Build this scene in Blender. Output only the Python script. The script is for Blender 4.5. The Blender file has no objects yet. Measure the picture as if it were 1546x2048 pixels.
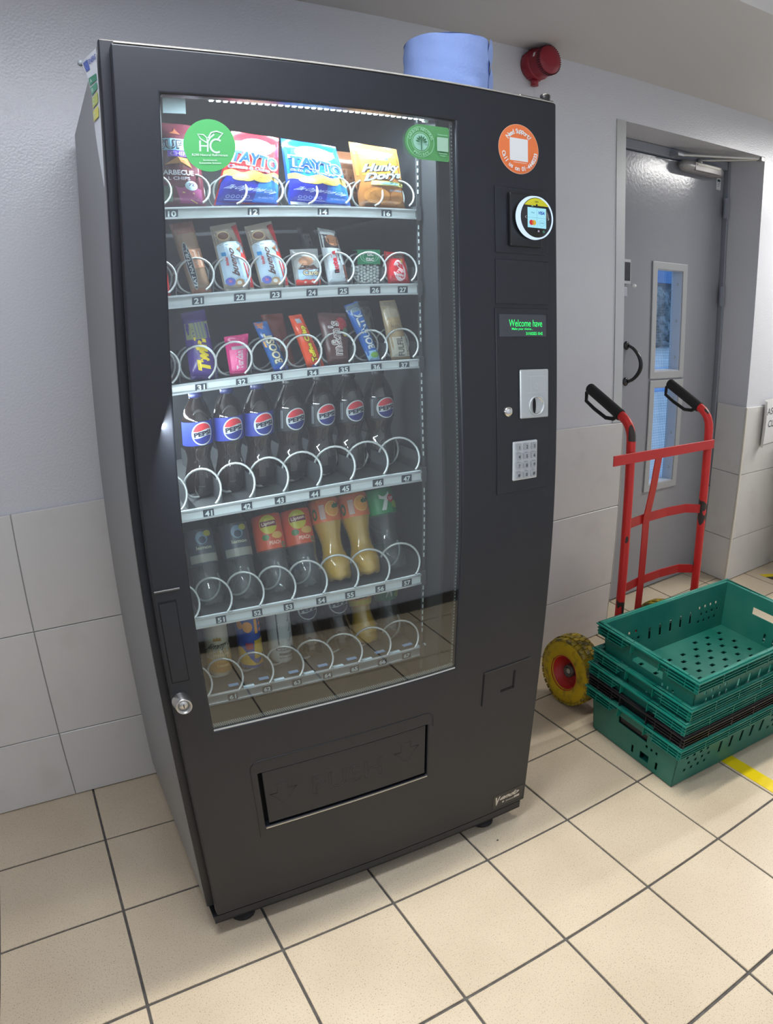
import bpy, math, random
from mathutils import Vector, Matrix

sc = bpy.context.scene
COL = sc.collection
PI = math.pi
random.seed(7)

# ------------------------------------------------------------------ camera (wide phone lens: radial polynomial)
cam_d = bpy.data.cameras.new('camera')
cam = bpy.data.objects.new('camera', cam_d)
COL.objects.link(cam)
CAM_POS = (-0.23541, -1.85170, 1.40548)
CAM_W = (-1.23244, 0.30792, 0.45155)          # world->camera rotation vector
_w = Vector(CAM_W)
_R = Matrix.Rotation(_w.length, 3, _w.normalized())      # camera from world
cam.matrix_world = Matrix.Translation(CAM_POS) @ _R.transposed().to_4x4()
cam_d.type = 'PANO'
cam_d.sensor_fit = 'HORIZONTAL'
cam_d.sensor_width = 15.46
cam_d.sensor_height = 20.48
LENS = (0.61803, 0.28054, -0.23823, 0.03024)
for holder in (cam_d, getattr(cam_d, 'cycles', None)):
    if holder is None:
        continue
    try:
        holder.panorama_type = 'FISHEYE_LENS_POLYNOMIAL'
        holder.fisheye_fov = PI
        holder.fisheye_polynomial_k0 = 0.0
        holder.fisheye_polynomial_k1 = -LENS[0] / 10
        holder.fisheye_polynomial_k2 = -LENS[1] / 100
        holder.fisheye_polynomial_k3 = -LENS[2] / 1000
        holder.fisheye_polynomial_k4 = -LENS[3] / 10000
    except AttributeError:
        pass
cam_d.clip_start = 0.02
sc.camera = cam

# ------------------------------------------------------------------ world, lights, exposure
world = bpy.data.worlds.new('sky')
sc.world = world
world.use_nodes = True
_bg = world.node_tree.nodes['Background']
_bg.inputs[0].default_value = (0.42, 0.66, 1.0, 1)
_bg.inputs[1].default_value = 1.1
sc.view_settings.view_transform = 'Standard'
sc.view_settings.look = 'None'
sc.view_settings.gamma = 1.0
sc.view_settings.exposure = 0.0
sc.cycles.use_denoising = True
sc.cycles.max_bounces = 8
sc.cycles.transparent_max_bounces = 24
sc.cycles.caustics_reflective = False
sc.cycles.caustics_refractive = False


def area(name, loc, rot, sx, sy, power, col=(1, 1, 1)):
    d = bpy.data.lights.new(name, 'AREA')
    d.shape = 'RECTANGLE'
    d.size, d.size_y, d.energy, d.color = sx, sy, power, col
    o = bpy.data.objects.new(name, d)
    o.location, o.rotation_euler = loc, rot
    COL.objects.link(o)
    return o


ZC = 2.233
# x centre, y, length, tube width, watts, colour: the ceiling battens (housings are built below)
ZH = 2.90            # unseen raised ceiling, added to shape the front shadow; ZC is the lower soffit
# x centre, y, underside height, length, tube width, watts, colour: battens (housings are built below)
BATTENS = [(-0.12, -1.05, 2.195, 0.85, 0.09, 13.0, (0.84, 0.89, 1.0)),
           (3.70, -0.57, 2.195, 1.3, 0.06, 34.0, (1.0, 0.98, 0.95)),
           (0.50, -0.672, 2.855, 1.3, 0.03, 52.0, (1.0, 0.955, 0.88))]
for bx_, by_, bz_, bl_, bw_, bp_, bc_ in BATTENS:
    area('batten_lamp', (bx_, by_, bz_ - 0.003), (0, 0, 0), bl_, bw_, bp_, bc_)


# ------------------------------------------------------------------ material helpers
def mat(name, col, rough=0.5, metal=0.0, spec=0.5, bump=None, var=None, coat=0.0):
    m = bpy.data.materials.new(name)
    m.use_nodes = True
    nt = m.node_tree
    b = nt.nodes['Principled BSDF']
    b.inputs['Base Color'].default_value = (*col, 1)
    b.inputs['Roughness'].default_value = rough
    b.inputs['Metallic'].default_value = metal
    b.inputs['Specular IOR Level'].default_value = spec
    if coat:
        b.inputs['Coat Weight'].default_value = coat
        b.inputs['Coat Roughness'].default_value = 0.08
    tc = None
    if bump or var:
        tc = nt.nodes.new('ShaderNodeTexCoord')
    if bump:
        sc_, st, det = bump
        n = nt.nodes.new('ShaderNodeTexNoise')
        n.inputs['Scale'].default_value = sc_
        n.inputs['Detail'].default_value = det
        nt.links.new(tc.outputs['Object'], n.inputs['Vector'])
        bp = nt.nodes.new('ShaderNodeBump')
        bp.inputs['Strength'].default_value = st
        bp.inputs['Distance'].default_value = 0.002
        nt.links.new(n.outputs['Fac'], bp.inputs['Height'])
        nt.links.new(bp.outputs['Normal'], b.inputs['Normal'])
    if var:
        sc_, lo, hi, col2 = var
        n = nt.nodes.new('ShaderNodeTexNoise')
        n.inputs['Scale'].default_value = sc_
        n.inputs['Detail'].default_value = 4
        nt.links.new(tc.outputs['Object'], n.inputs['Vector'])
        r = nt.nodes.new('ShaderNodeValToRGB')
        r.color_ramp.elements[0].position = lo
        r.color_ramp.elements[1].position = hi
        r.color_ramp.elements[0].color = (*col, 1)
        r.color_ramp.elements[1].color = (*col2, 1)
        nt.links.new(n.outputs['Fac'], r.inputs['Fac'])
        nt.links.new(r.outputs['Color'], b.inputs['Base Color'])
    return m


def emit(name, col, st):
    m = bpy.data.materials.new(name)
    m.use_nodes = True
    nt = m.node_tree
    nt.nodes.remove(nt.nodes['Principled BSDF'])
    e = nt.nodes.new('ShaderNodeEmission')
    e.inputs[0].default_value = (*col, 1)
    e.inputs[1].default_value = st
    nt.links.new(e.outputs[0], nt.nodes['Material Output'].inputs[0])
    return m


def clear(name, tint, base, gain, rough=0.02, body=0.0, bodycol=(1, 1, 1)):
    """thin clear sheet: transparent + mirror that grows towards grazing angles (+ a little milky body)"""
    m = bpy.data.materials.new(name)
    m.use_nodes = True
    nt = m.node_tree
    nt.nodes.remove(nt.nodes['Principled BSDF'])
    t = nt.nodes.new('ShaderNodeBsdfTransparent')
    t.inputs[0].default_value = (*tint, 1)
    g = nt.nodes.new('ShaderNodeBsdfGlossy')
    g.inputs['Roughness'].default_value = rough
    lw = nt.nodes.new('ShaderNodeLayerWeight')
    lw.inputs[0].default_value = 0.5
    pw = nt.nodes.new('ShaderNodeMath')
    pw.operation = 'POWER'
    pw.inputs[1].default_value = 3.0
    nt.links.new(lw.outputs['Facing'], pw.inputs[0])
    ma = nt.nodes.new('ShaderNodeMath')
    ma.operation = 'MULTIPLY_ADD'
    ma.inputs[1].default_value = gain
    ma.inputs[2].default_value = base
    nt.links.new(pw.outputs[0], ma.inputs[0])
    mx = nt.nodes.new('ShaderNodeMixShader')
    nt.links.new(ma.outputs[0], mx.inputs[0])
    src = t.outputs[0]
    if body:
        d = nt.nodes.new('ShaderNodeBsdfDiffuse')
        d.inputs[0].default_value = (*bodycol, 1)
        m2 = nt.nodes.new('ShaderNodeMixShader')
        m2.inputs[0].default_value = body
        nt.links.new(t.outputs[0], m2.inputs[1])
        nt.links.new(d.outputs[0], m2.inputs[2])
        src = m2.outputs[0]
    nt.links.new(src, mx.inputs[1])
    nt.links.new(g.outputs[0], mx.inputs[2])
    nt.links.new(mx.outputs[0], nt.nodes['Material Output'].inputs[0])
    return m


def lin(r, g, b):
    f = lambda c: (c / 255 / 12.92) if c <= 10 else ((c / 255 + 0.055) / 1.055) ** 2.4
    return (f(r), f(g), f(b))


_flat = {}


def ink(r, g, b, rough=0.4):
    k = (r, g, b, rough)
    if k not in _flat:
        _flat[k] = mat('ink_%d_%d_%d' % (r, g, b), lin(r, g, b), rough)
    return _flat[k]


# ------------------------------------------------------------------ mesh builder
class MB:
    def __init__(s):
        s.v, s.f, s.m, s.sm = [], [], [], []
        s.mats = []

    def mi(s, m):
        if m not in s.mats:
            s.mats.append(m)
        return s.mats.index(m)

    def add(s, vs, fs, m, smooth=False):
        o = len(s.v)
        i = s.mi(m)
        s.v += [tuple(p) for p in vs]
        for f in fs:
            s.f.append(tuple(k + o for k in f))
            s.m.append(i)
            s.sm.append(smooth)
        return s

    def box(s, a, b, m, M=None):
        x0, y0, z0 = a
        x1, y1, z1 = b
        vs = [(x0, y0, z0), (x1, y0, z0), (x1, y1, z0), (x0, y1, z0), (x0, y0, z1), (x1, y0, z1), (x1, y1, z1), (x0, y1, z1)]
        if M is not None:
            vs = [M @ Vector(p) for p in vs]
        return s.add(vs, [(0, 3, 2, 1), (4, 5, 6, 7), (0, 1, 5, 4), (1, 2, 6, 5), (2, 3, 7, 6), (3, 0, 4, 7)], m)

    def tube(s, path, r, m, n=8, caps=True, closed=False):
        P = [Vector(p) for p in path]
        rs = r if isinstance(r, (list, tuple)) else [r] * len(P)
        vs, fs = [], []
        N = len(P)
        prev = None
        for i, p in enumerate(P):
            if closed:
                d = P[(i + 1) % N] - P[i - 1]
            else:
                d = P[min(i + 1, N - 1)] - P[max(i - 1, 0)]
            d.normalize()
            if prev is None:
                a = Vector((0, 0, 1)) if abs(d.z) < 0.9 else Vector((1, 0, 0))
                u = d.cross(a).normalized()
            else:
                u = (prev - d * prev.dot(d)).normalized()
            prev = u
            w = d.cross(u)
            for k in range(n):
                t = 2 * PI * k / n
                vs.append(p + (u * math.cos(t) + w * math.sin(t)) * rs[i])
        for i in range(N if closed else N - 1):
            j = (i + 1) % N
            for k in range(n):
                l = (k + 1) % n
                fs.append((i * n + k, i * n + l, j * n + l, j * n + k))
        s.add(vs, fs, m, True)
        if caps and not closed:
            s.add(vs[:n], [tuple(reversed(range(n)))], m)
            s.add(vs[-n:], [tuple(range(n))], m)
        return s

    def lathe(s, prof, m, n=24, M=None, smooth=True):
        """prof: list of (r, h) turned about +z"""
        vs, fs = [], []
        for r, h in prof:
            for k in range(n):
                t = 2 * PI * k / n
                vs.append(Vector((r * math.cos(t), r * math.sin(t), h)))
        if M is not None:
            vs = [M @ p for p in vs]
        for i in range(len(prof) - 1):
            for k in range(n):
                l = (k + 1) % n
                fs.append((i * n + k, i * n + l, (i + 1) * n + l, (i + 1) * n + k))
        return s.add(vs, fs, m, smooth)

    def grid(s, fn, nu, nv, m, smooth=True, flip=False):
        vs, fs = [], []
        for j in range(nv + 1):
            for i in range(nu + 1):
                vs.append(fn(i / nu, j / nv))
        for j in range(nv):
            for i in range(nu):
                a = j * (nu + 1) + i
                q = (a, a + 1, a + nu + 2, a + nu + 1)
                fs.append(tuple(reversed(q)) if flip else q)
        return s.add(vs, fs, m, smooth)

    def holed(s, xs, zs, d0, d1, holes, m, fn=None):
        """plate x0..x1 by z0..z1, depth d0..d1, with rectangular holes; fn(x, z, d) -> point"""
        fn = fn or (lambda x, z, d: (x, d, z))
        X = sorted(set([xs[0], xs[1]] + [h for q in holes for h in q[:2] if xs[0] < h < xs[1]]))
        Z = sorted(set([zs[0], zs[1]] + [h for q in holes for h in q[2:] if zs[0] < h < zs[1]]))
        nx, nz = len(X), len(Z)
        vs = [fn(x, z, d) for d in (d0, d1) for z in Z for x in X]
        B = nx * nz

        def solid(i, j):
            if i < 0 or j < 0 or i >= nx - 1 or j >= nz - 1:
                return False
            cx, cz = (X[i] + X[i + 1]) / 2, (Z[j] + Z[j + 1]) / 2
            return not any(h[0] < cx < h[1] and h[2] < cz < h[3] for h in holes)
        fs = []
        for j in range(nz - 1):
            for i in range(nx - 1):
                if not solid(i, j):
                    continue
                a, b, c, d = j * nx + i, j * nx + i + 1, (j + 1) * nx + i + 1, (j + 1) * nx + i
                fs += [(a, b, c, d), (d + B, c + B, b + B, a + B)]
                if not solid(i, j - 1): fs.append((b, a, a + B, b + B))
                if not solid(i, j + 1): fs.append((d, c, c + B, d + B))
                if not solid(i - 1, j): fs.append((a, d, d + B, a + B))
                if not solid(i + 1, j): fs.append((c, b, b + B, c + B))
        used = sorted(set(k for f in fs for k in f))
        mp = {k: i for i, k in enumerate(used)}
        return s.add([vs[k] for k in used], [tuple(mp[k] for k in f) for f in fs], m)

    def sphere(s, c, r, m, n=10, k=6, sz=None):
        sz = sz or (1, 1, 1)
        prof = [(max(1e-4, r * math.sin(PI * i / k)), -r * math.cos(PI * i / k)) for i in range(k + 1)]
        M = Matrix.Translation(c) @ Matrix.Diagonal((sz[0], sz[1], sz[2], 1))
        return s.lathe(prof, m, n, M)

    def build(s, name, parent=None, bevel=0.0, seg=2, loc=None, rot=None):
        me = bpy.data.meshes.new(name)
        me.from_pydata(s.v, [], s.f)
        for m in s.mats:
            me.materials.append(m)
        me.polygons.foreach_set('material_index', s.m)
        me.polygons.foreach_set('use_smooth', s.sm)
        me.update()
        o = bpy.data.objects.new(name, me)
        COL.objects.link(o)
        if parent is not None:
            o.parent = parent
        if loc is not None:
            o.location = loc
        if rot is not None:
            o.rotation_euler = rot
        if bevel:
            b = o.modifiers.new('bevel', 'BEVEL')
            b.width, b.segments, b.limit_method, b.angle_limit = bevel, seg, 'ANGLE', 0.6
        return o


def tag(o, label, cat, group=None):
    o['label'], o['category'] = label, cat
    if group:
        o['group'] = group
    return o


def thing(name, label, cat, loc=(0, 0, 0), rot=(0, 0, 0), group=None):
    o = bpy.data.objects.new(name, None)
    o.empty_display_size = 0.05
    COL.objects.link(o)
    o.location, o.rotation_euler = loc, rot
    return tag(o, label, cat, group)


def struct(o):
    o['kind'] = 'structure'
    return o


def copy_tree(o, parent=None):
    c = o.copy()
    COL.objects.link(c)
    c.parent = parent
    for ch in list(o.children):
        copy_tree(ch, c)
    return c


# ------------------------------------------------------------------ flat print: text and shapes laid on any surface
_tc = {}


def glyphs(s, bold=0.0):
    k = (s, bold)
    if k not in _tc:
        cu = bpy.data.curves.new('t', 'FONT')
        cu.body, cu.size, cu.offset, cu.resolution_u = s, 1.0, bold, 3
        o = bpy.data.objects.new('t', cu)
        COL.objects.link(o)
        dg = bpy.context.evaluated_depsgraph_get()
        dg.update()
        ev = o.evaluated_get(dg)
        me = ev.to_mesh()
        vs = [(v.co.x, v.co.y) for v in me.vertices]
        fs = [tuple(p.vertices) for p in me.polygons]
        ev.to_mesh_clear()
        bpy.data.objects.remove(o)
        bpy.data.curves.remove(cu)
        if vs:
            x0, x1 = min(v[0] for v in vs), max(v[0] for v in vs)
            y0, y1 = min(v[1] for v in vs), max(v[1] for v in vs)
            w, h = max(1e-6, x1 - x0), max(1e-6, y1 - y0)
            vs = [((x - x0) / w - 0.5, (y - y0) / h - 0.5) for x, y in vs]
            _tc[k] = (vs, fs, w / h)
        else:
            _tc[k] = ([], [], 1)
    return _tc[k]


class Art:
    """layers of 2-D shapes; put() maps each through fn(a, b, lift) onto a surface"""

    def __init__(s):
        s.L = []

    def text(s, t, cx, cy, w, h, m, rot=0.0, bold=0.02, shear=0.0, arc=None):
        vs, fs, asp = glyphs(t, bold)
        if w is None:
            w = h * asp
        if h is None:
            h = w / asp
        c, q = math.cos(rot), math.sin(rot)
        out = []
        for x, y in vs:
            x, y = (x + shear * y) * w, y * h
            if arc:
                y += arc * (x / w) ** 2
            out.append((cx + x * c - y * q, cy + x * q + y * c))
        s.L.append((out, fs, m))
        return s

    def ring_text(s, t, cx, cy, r, h, m, a0, step, inward=False, ky=1.0, bold=0.03):
        """letters set round a circle, a0 in radians, clockwise steps"""
        a = a0
        for ch in t:
            if ch != ' ':
                vs, fs, asp = glyphs(ch, bold)
                hh = h * (0.72 if ch in 'aecnosuvrm-' else 1.0)
                if ch == '-':
                    hh = h * 0.15
                w = hh * asp
                rot = a - PI / 2 if not inward else a + PI / 2
                rr = r
                px, py = cx + rr * math.cos(a), cy + rr * math.sin(a)
                base = (hh - h) / 2 if not (ch == '-') else 0
                if ch in 'p':
                    base -= h * 0.15
                c, q = math.cos(rot), math.sin(rot)
                s.L.append(([(px + (x * w) * c - (y * hh + base) * q, py + (x * w) * q + (y * hh + base) * c) for x, y in vs], fs, m))
            a += step if inward else -step
        return s

    def rect(s, x0, y0, x1, y1, m, nu=1, nv=1, sk=0.0):
        vs = [(x0 + (x1 - x0) * i / nu + sk * (j / nv), y0 + (y1 - y0) * j / nv) for j in range(nv + 1) for i in range(nu + 1)]
        fs = [(j * (nu + 1) + i, j * (nu + 1) + i + 1, (j + 1) * (nu + 1) + i + 1, (j + 1) * (nu + 1) + i) for j in range(nv) for i in range(nu)]
        s.L.append((vs, fs, m))
        return s

    def disc(s, cx, cy, rx, ry, m, n=28, rings=3, r0=0.0):
        vs, fs = [], []
        for k in range(rings + 1):
            q = r0 + (1 - r0) * k / rings
            for i in range(n):
                t = 2 * PI * i / n
                vs.append((cx + rx * q * math.cos(t), cy + ry * q * math.sin(t)))
        for k in range(rings):
            for i in range(n):
                j = (i + 1) % n
                if k == 0 and r0 == 0:
                    fs.append((i, (k + 1) * n + i, (k + 1) * n + j))
                else:
                    fs.append((k * n + i, (k + 1) * n + i, (k + 1) * n + j, k * n + j))
        s.L.append((vs, fs, m))
        return s

    def poly(s, pts, m):
        n = len(pts)
        cx, cy = sum(p[0] for p in pts) / n, sum(p[1] for p in pts) / n
        mid = [((p[0] + cx) / 2, (p[1] + cy) / 2) for p in pts]
        vs = [(cx, cy)] + mid + list(pts)
        fs = []
        for i in range(n):
            j = (i + 1) % n
            fs += [(0, 1 + i, 1 + j), (1 + i, 1 + n + i, 1 + n + j, 1 + j)]
        s.L.append((vs, fs, m))
        return s

    def band(s, up, lo, m, nv=6):
        """strip between two polylines of equal length"""
        n = len(up)
        vs = [(l[0] + (u[0] - l[0]) * j / nv, l[1] + (u[1] - l[1]) * j / nv) for j in range(nv + 1) for u, l in zip(up, lo)]
        fs = [(j * n + i, j * n + i + 1, (j + 1) * n + i + 1, (j + 1) * n + i) for j in range(nv) for i in range(n - 1)]
        s.L.append((vs, fs, m))
        return s

    def line(s, pts, w, m):
        L, R = [], []
        for i, p in enumerate(pts):
            a, b = pts[max(i - 1, 0)], pts[min(i + 1, len(pts) - 1)]
            dx, dy = b[0] - a[0], b[1] - a[1]
            l = math.hypot(dx, dy) or 1
            nx, ny = -dy / l * w / 2, dx / l * w / 2
            L.append((p[0] + nx, p[1] + ny))
            R.append((p[0] - nx, p[1] - ny))
        return s.band(L, R, m, 1)

    def put(s, mb, fn, lift=0.0004, step=0.00012):
        k = lift
        for vs, fs, m in s.L:
            mb.add([fn(a, b, k) for a, b in vs], fs, m)
            k += step
        return mb


def qrow(n):
    return range(n)

# ------------------------------------------------------------------ materials
M_WALL = mat('wall_gloss_paint', (0.66, 0.67, 0.70), 0.24, spec=0.5, bump=(170, 0.55, 3))
M_CEIL = mat('ceiling_paint', (0.62, 0.61, 0.60), 0.6)
M_TILE_W = mat('white_wall_tile', (0.70, 0.69, 0.67), 0.22, var=(7, 0.55, 0.9, (0.60, 0.58, 0.55)))
M_GROUT_W = mat('wall_grout', (0.42, 0.41, 0.39), 0.8)
M_GROUT_F = mat('floor_grout', (0.085, 0.078, 0.072), 0.8, var=(60, 0.4, 0.7, (0.13, 0.12, 0.11)))
M_TRIM = mat('cream_corner_trim', (0.72, 0.69, 0.60), 0.4)
M_STEEL = mat('brushed_steel', (0.55, 0.56, 0.55), 0.38, 0.9, bump=(40, 0.1, 2))


def floor_tile_mat():
    m = mat('beige_floor_tile', (0.66, 0.555, 0.40), 0.34, spec=0.4)
    nt = m.node_tree
    b = nt.nodes['Principled BSDF']
    tc = nt.nodes.new('ShaderNodeTexCoord')
    n = nt.nodes.new('ShaderNodeTexNoise')
    n.inputs['Scale'].default_value = 330
    n.inputs['Detail'].default_value = 2
    r = nt.nodes.new('ShaderNodeValToRGB')
    r.color_ramp.elements[0].position, r.color_ramp.elements[1].position = 0.30, 0.42
    r.color_ramp.elements[0].color = (0.40, 0.32, 0.23, 1)
    r.color_ramp.elements[1].color = (0.68, 0.575, 0.42, 1)
    n2 = nt.nodes.new('ShaderNodeTexNoise')
    n2.inputs['Scale'].default_value = 3.5
    n2.inputs['Detail'].default_value = 3
    r2 = nt.nodes.new('ShaderNodeValToRGB')
    r2.color_ramp.elements[0].color = (0.90, 0.88, 0.87, 1)
    r2.color_ramp.elements[1].color = (1.0, 1.0, 1.0, 1)
    r2.color_ramp.elements[0].position, r2.color_ramp.elements[1].position = 0.35, 0.65
    mx = nt.nodes.new('ShaderNodeMix')
    mx.data_type, mx.blend_type = 'RGBA', 'MULTIPLY'
    mx.inputs[0].default_value = 1.0
    for q in (n, n2):
        nt.links.new(tc.outputs['Object'], q.inputs['Vector'])
    nt.links.new(n.outputs['Fac'], r.inputs['Fac'])
    nt.links.new(n2.outputs['Fac'], r2.inputs['Fac'])
    nt.links.new(r.outputs['Color'], mx.inputs[6])
    nt.links.new(r2.outputs['Color'], mx.inputs[7])
    nt.links.new(mx.outputs[2], b.inputs['Base Color'])
    return m


M_TILE_F = floor_tile_mat()

# ------------------------------------------------------------------ the room
XL, XR, YF = -2.3, 4.7, -2.13          # left wall, right wall, wall behind the camera
DX0, DX1, DZ, DY = 1.835, 2.79, 2.07, 0.20     # door opening and how deep the leaf sits

fl = struct(MB().box((XL, YF, -0.06), (XR, 0.30, -0.004), M_GROUT_F).build('floor'))
gx = [-0.268, 0.050, 0.346, 0.633, 0.916, 1.209, 1.500]
gy = [-0.246, -0.522, -0.806, -1.120, -1.420]
while gx[0] > XL: gx.insert(0, gx[0] - 0.295)
while gx[-1] < XR: gx.append(gx[-1] + 0.295)
gy = [0.049, 0.335] + gy if False else [0.33, 0.049] + gy
while gy[-1] > YF: gy.append(gy[-1] - 0.295)
G = 0.0032
proto_tile = None
for i in range(len(gx) - 1):
    for j in range(len(gy) - 1):
        x0, x1, y1, y0 = gx[i] + G, gx[i + 1] - G, gy[j] - G, gy[j + 1] + G
        x0, x1, y0 = max(x0, XL), min(x1, XR), max(y0, YF)
        if x1 - x0 < 0.02 or y1 - y0 < 0.02:
            continue
        if y0 > -0.01 and not (x1 > DX0 - 0.2 and x0 < DX1 + 0.2):
            continue
        if y1 > 0 and j == 1:
            if not (x1 > DX0 and x0 < DX1):
                y1 = -0.001
        dz = random.uniform(-0.0004, 0.0004)
        MB().box((x0, y0, -0.006), (x1, y1, dz), M_TILE_F).build('floor_tile', fl, 0.0012, 1)

cl = MB()
cl.box((XL, -0.622, ZC), (XR, 0.3, ZC + 0.08), M_CEIL)
cl.box((XL, -0.622, ZC + 0.08), (XR, -0.56, ZH), M_CEIL)  # unseen step, placed to keep the front lamp off wall and paper roll
cl.box((XL, YF, ZH), (XR, -0.56, ZH + 0.08), M_CEIL)  # unseen, raised so the machine's floor shadow falls sharper
struct(cl.build('ceiling'))
wb = struct(MB().holed((XL, XR), (0, ZC), 0.0, 0.30, [(DX0, DX1, -1, DZ)], M_WALL).build('wall_back'))
# tiled dado: grout bed, then each tile
MB().box((XL, -0.003, 0), (DX0, 0, 0.905), M_GROUT_W).build('grout_bed', wb)
MB().box((DX1, -0.003, 0), (XR, 0, 0.905), M_GROUT_W).build('grout_bed', wb)
zr = [0.002, 0.231, 0.5685, 0.9065]
GT = 0.0013
for xs in ([XL, -1.85, -1.085, -0.322, 0.443, 1.10, DX0 + 0.012], [DX1 - 0.0, 3.46, 4.2, XR]):
    for a, b in zip(xs, xs[1:]):
        for c, d in zip(zr, zr[1:]):
            MB().box((a + GT, -0.009 - random.uniform(0, 0.0006), c + GT), (b - GT, -0.001, d - GT), M_TILE_W).build('wall_tile', wb, 0.0012, 1)
# tiled reveal on the right of the doorway, plaster above, cream trim on the corner
MB().box((DX1 - 0.003, 0.0, 0), (DX1 - 0.0005, DY - 0.03, 0.905), M_GROUT_W).build('grout_bed', wb)
for c, d in zip(zr, zr[1:]):
    MB().box((DX1 - 0.009, 0.001, c + GT), (DX1 - 0.001, DY - 0.032, d - GT), M_TILE_W).build('wall_tile', wb, 0.0012, 1)
MB().box((DX1 - 0.0105, -0.0105, 0), (DX1 + 0.002, 0.0, 0.907), M_TRIM).build('corner_trim', wb, 0.002, 1)
MB().box((DX0 + 0.0105, -0.0105, 0), (DX0 + 0.0125, 0.10, 0.907), M_TRIM).build('corner_trim', wb)
# steel angle on the left corner of the doorway
ag = MB()
ag.box((DX0 - 0.047, -0.003, 0.907), (DX0 + 0.003, 0.0, DZ), M_STEEL)
ag.box((DX0, 0.0, 0.907), (DX0 + 0.003, 0.08, DZ), M_STEEL)
struct(ag.build('trim_1'))
struct(MB().box((XL - 0.1, YF, 0), (XL, 0.3, ZH), M_WALL).build('wall_left'))
struct(MB().box((XR, YF, 0), (XR + 0.1, 0.3, ZH), M_WALL).build('wall_right'))
M_WALL2 = mat('far_wall_paint', (0.58, 0.64, 0.76), 0.45)
struct(MB().box((XL, YF - 0.1, 0), (XR, YF, ZH), M_WALL2).build('wall_front'))
struct(MB().box((XL, YF, 0.0), (XR, YF + 0.012, 0.05), mat('dark_skirting', (0.09, 0.085, 0.08), 0.5)).build('baseboard_front'))

# ------------------------------------------------------------------ the vending machine (own axes: x right, y back, z up; origin front left floor)
YAW = -0.0198
MO = Vector((-0.0813, -0.6750, 0.0))
MROT = Matrix.Rotation(YAW, 4, 'Z')


def W(x, y, z):
    return MO + (MROT @ Vector((x, y, z)))


M_BLK = mat('black_powder_coat', (0.010, 0.012, 0.017), 0.42, spec=0.55, bump=(900, 0.05, 1))
M_BLK2 = mat('black_satin_plastic', (0.010, 0.010, 0.011), 0.35)
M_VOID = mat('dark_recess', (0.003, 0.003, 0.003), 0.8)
M_SIDE = mat('grey_painted_steel', (0.235, 0.245, 0.26), 0.36, spec=0.5)
M_LINER = mat('dark_cabinet_liner', (0.022, 0.024, 0.028), 0.55)
M_TRAY = mat('white_tray_edge', (0.72, 0.78, 0.80), 0.30)
M_ALU = mat('aluminium_edge', (0.62, 0.66, 0.68), 0.28, 0.6)
M_COIL = mat('grey_coated_spiral', (0.50, 0.53, 0.53), 0.32, 0.35)
M_CHROME = mat('chrome', (0.72, 0.71, 0.68), 0.16, 1.0)
M_SATIN = mat('satin_nickel', (0.62, 0.61, 0.58), 0.3, 1.0)
M_SILV = mat('silver_plastic', (0.50, 0.53, 0.53), 0.34, 0.35)
M_GLASS = clear('display_glass', (0.94, 0.97, 0.96), 0.075, 0.75, 0.0)
M_RUB = mat('black_rubber', (0.012, 0.012, 0.013), 0.7)
WHITE = ink(236, 238, 236)
SOFTW = ink(205, 225, 212)

vm = thing('vending_machine', 'tall black glass-fronted snack and drinks vending machine against the white wall', 'vending machine', tuple(MO), (0, 0, YAW))
CW, CD, CH = 0.862, 0.615, 1.830     # cabinet
# cabinet shell
b = MB()
b.box((0, 0.004, 0.085), (0.018, CD, CH - 0.006), M_SIDE)
b.box((0.018, CD - 0.02, 0.085), (CW, CD, CH - 0.006), M_SIDE)
b.build('side_panel', vm, 0.002, 1)
MB().box((CW - 0.018, 0.004, 0.085), (CW, CD - 0.02, CH - 0.006), M_SIDE).build('side_panel', vm, 0.002, 1)
b = MB()
b.box((0.012, 0.012, CH - 0.020), (CW - 0.004, CD - 0.004, CH), M_BLK)
b.build('roof_panel', vm, 0.002, 1)
b = MB()
b.holed((0.0, CW), (0.085, CH - 0.004), -0.004, 0.012, [(0.05, 0.80, 0.14, 1.78)], M_BLK)
b.build('front_frame', vm, 0.002, 1)
b = MB()
b.holed((0.018, CW - 0.018), (0.085, 0.10), 0.02, CD - 0.02, [], M_BLK, lambda x, z, d: (x, d, z))
b.build('base_plate', vm)
# liner of the goods compartment
b = MB()
b.box((0.050, 0.014, 0.50), (0.056, 0.53, 1.800), M_LINER)
b.box((0.622, 0.014, 0.50), (0.628, 0.53, 1.800), M_LINER)
b.box((0.050, 0.524, 0.50), (0.628, 0.532, 1.800), M_LINER)
b.box((0.050, 0.014, 1.795), (0.628, 0.53, 1.800), M_LINER)
b.box((0.050, 0.014, 0.50), (0.628, 0.53, 0.506), M_LINER)
b.build('liner', vm)
# door
DF = -0.030                         # front face of the door
DXL, DXR, DZB, DZT = 0.0155, 0.8955, 0.074, 1.8135
GX0, GX1, GZ0, GZ1 = 0.088, 0.641, 0.598, 1.741
FX0, FX1, FZ0, FZ1 = 0.164, 0.575, 0.305, 0.462       # delivery flap opening
door = MB().holed((DXL, DXR), (DZB, DZT), DF, -0.006, [(GX0, GX1, GZ0, GZ1), (FX0, FX1, FZ0, FZ1)], M_BLK).build('door', vm, 0.004, 3)
MB().box((DXL + 0.006, -0.006, 0.10), (0.085, -0.0045, 1.80), M_BLK2).build('door_gasket', vm)
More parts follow.
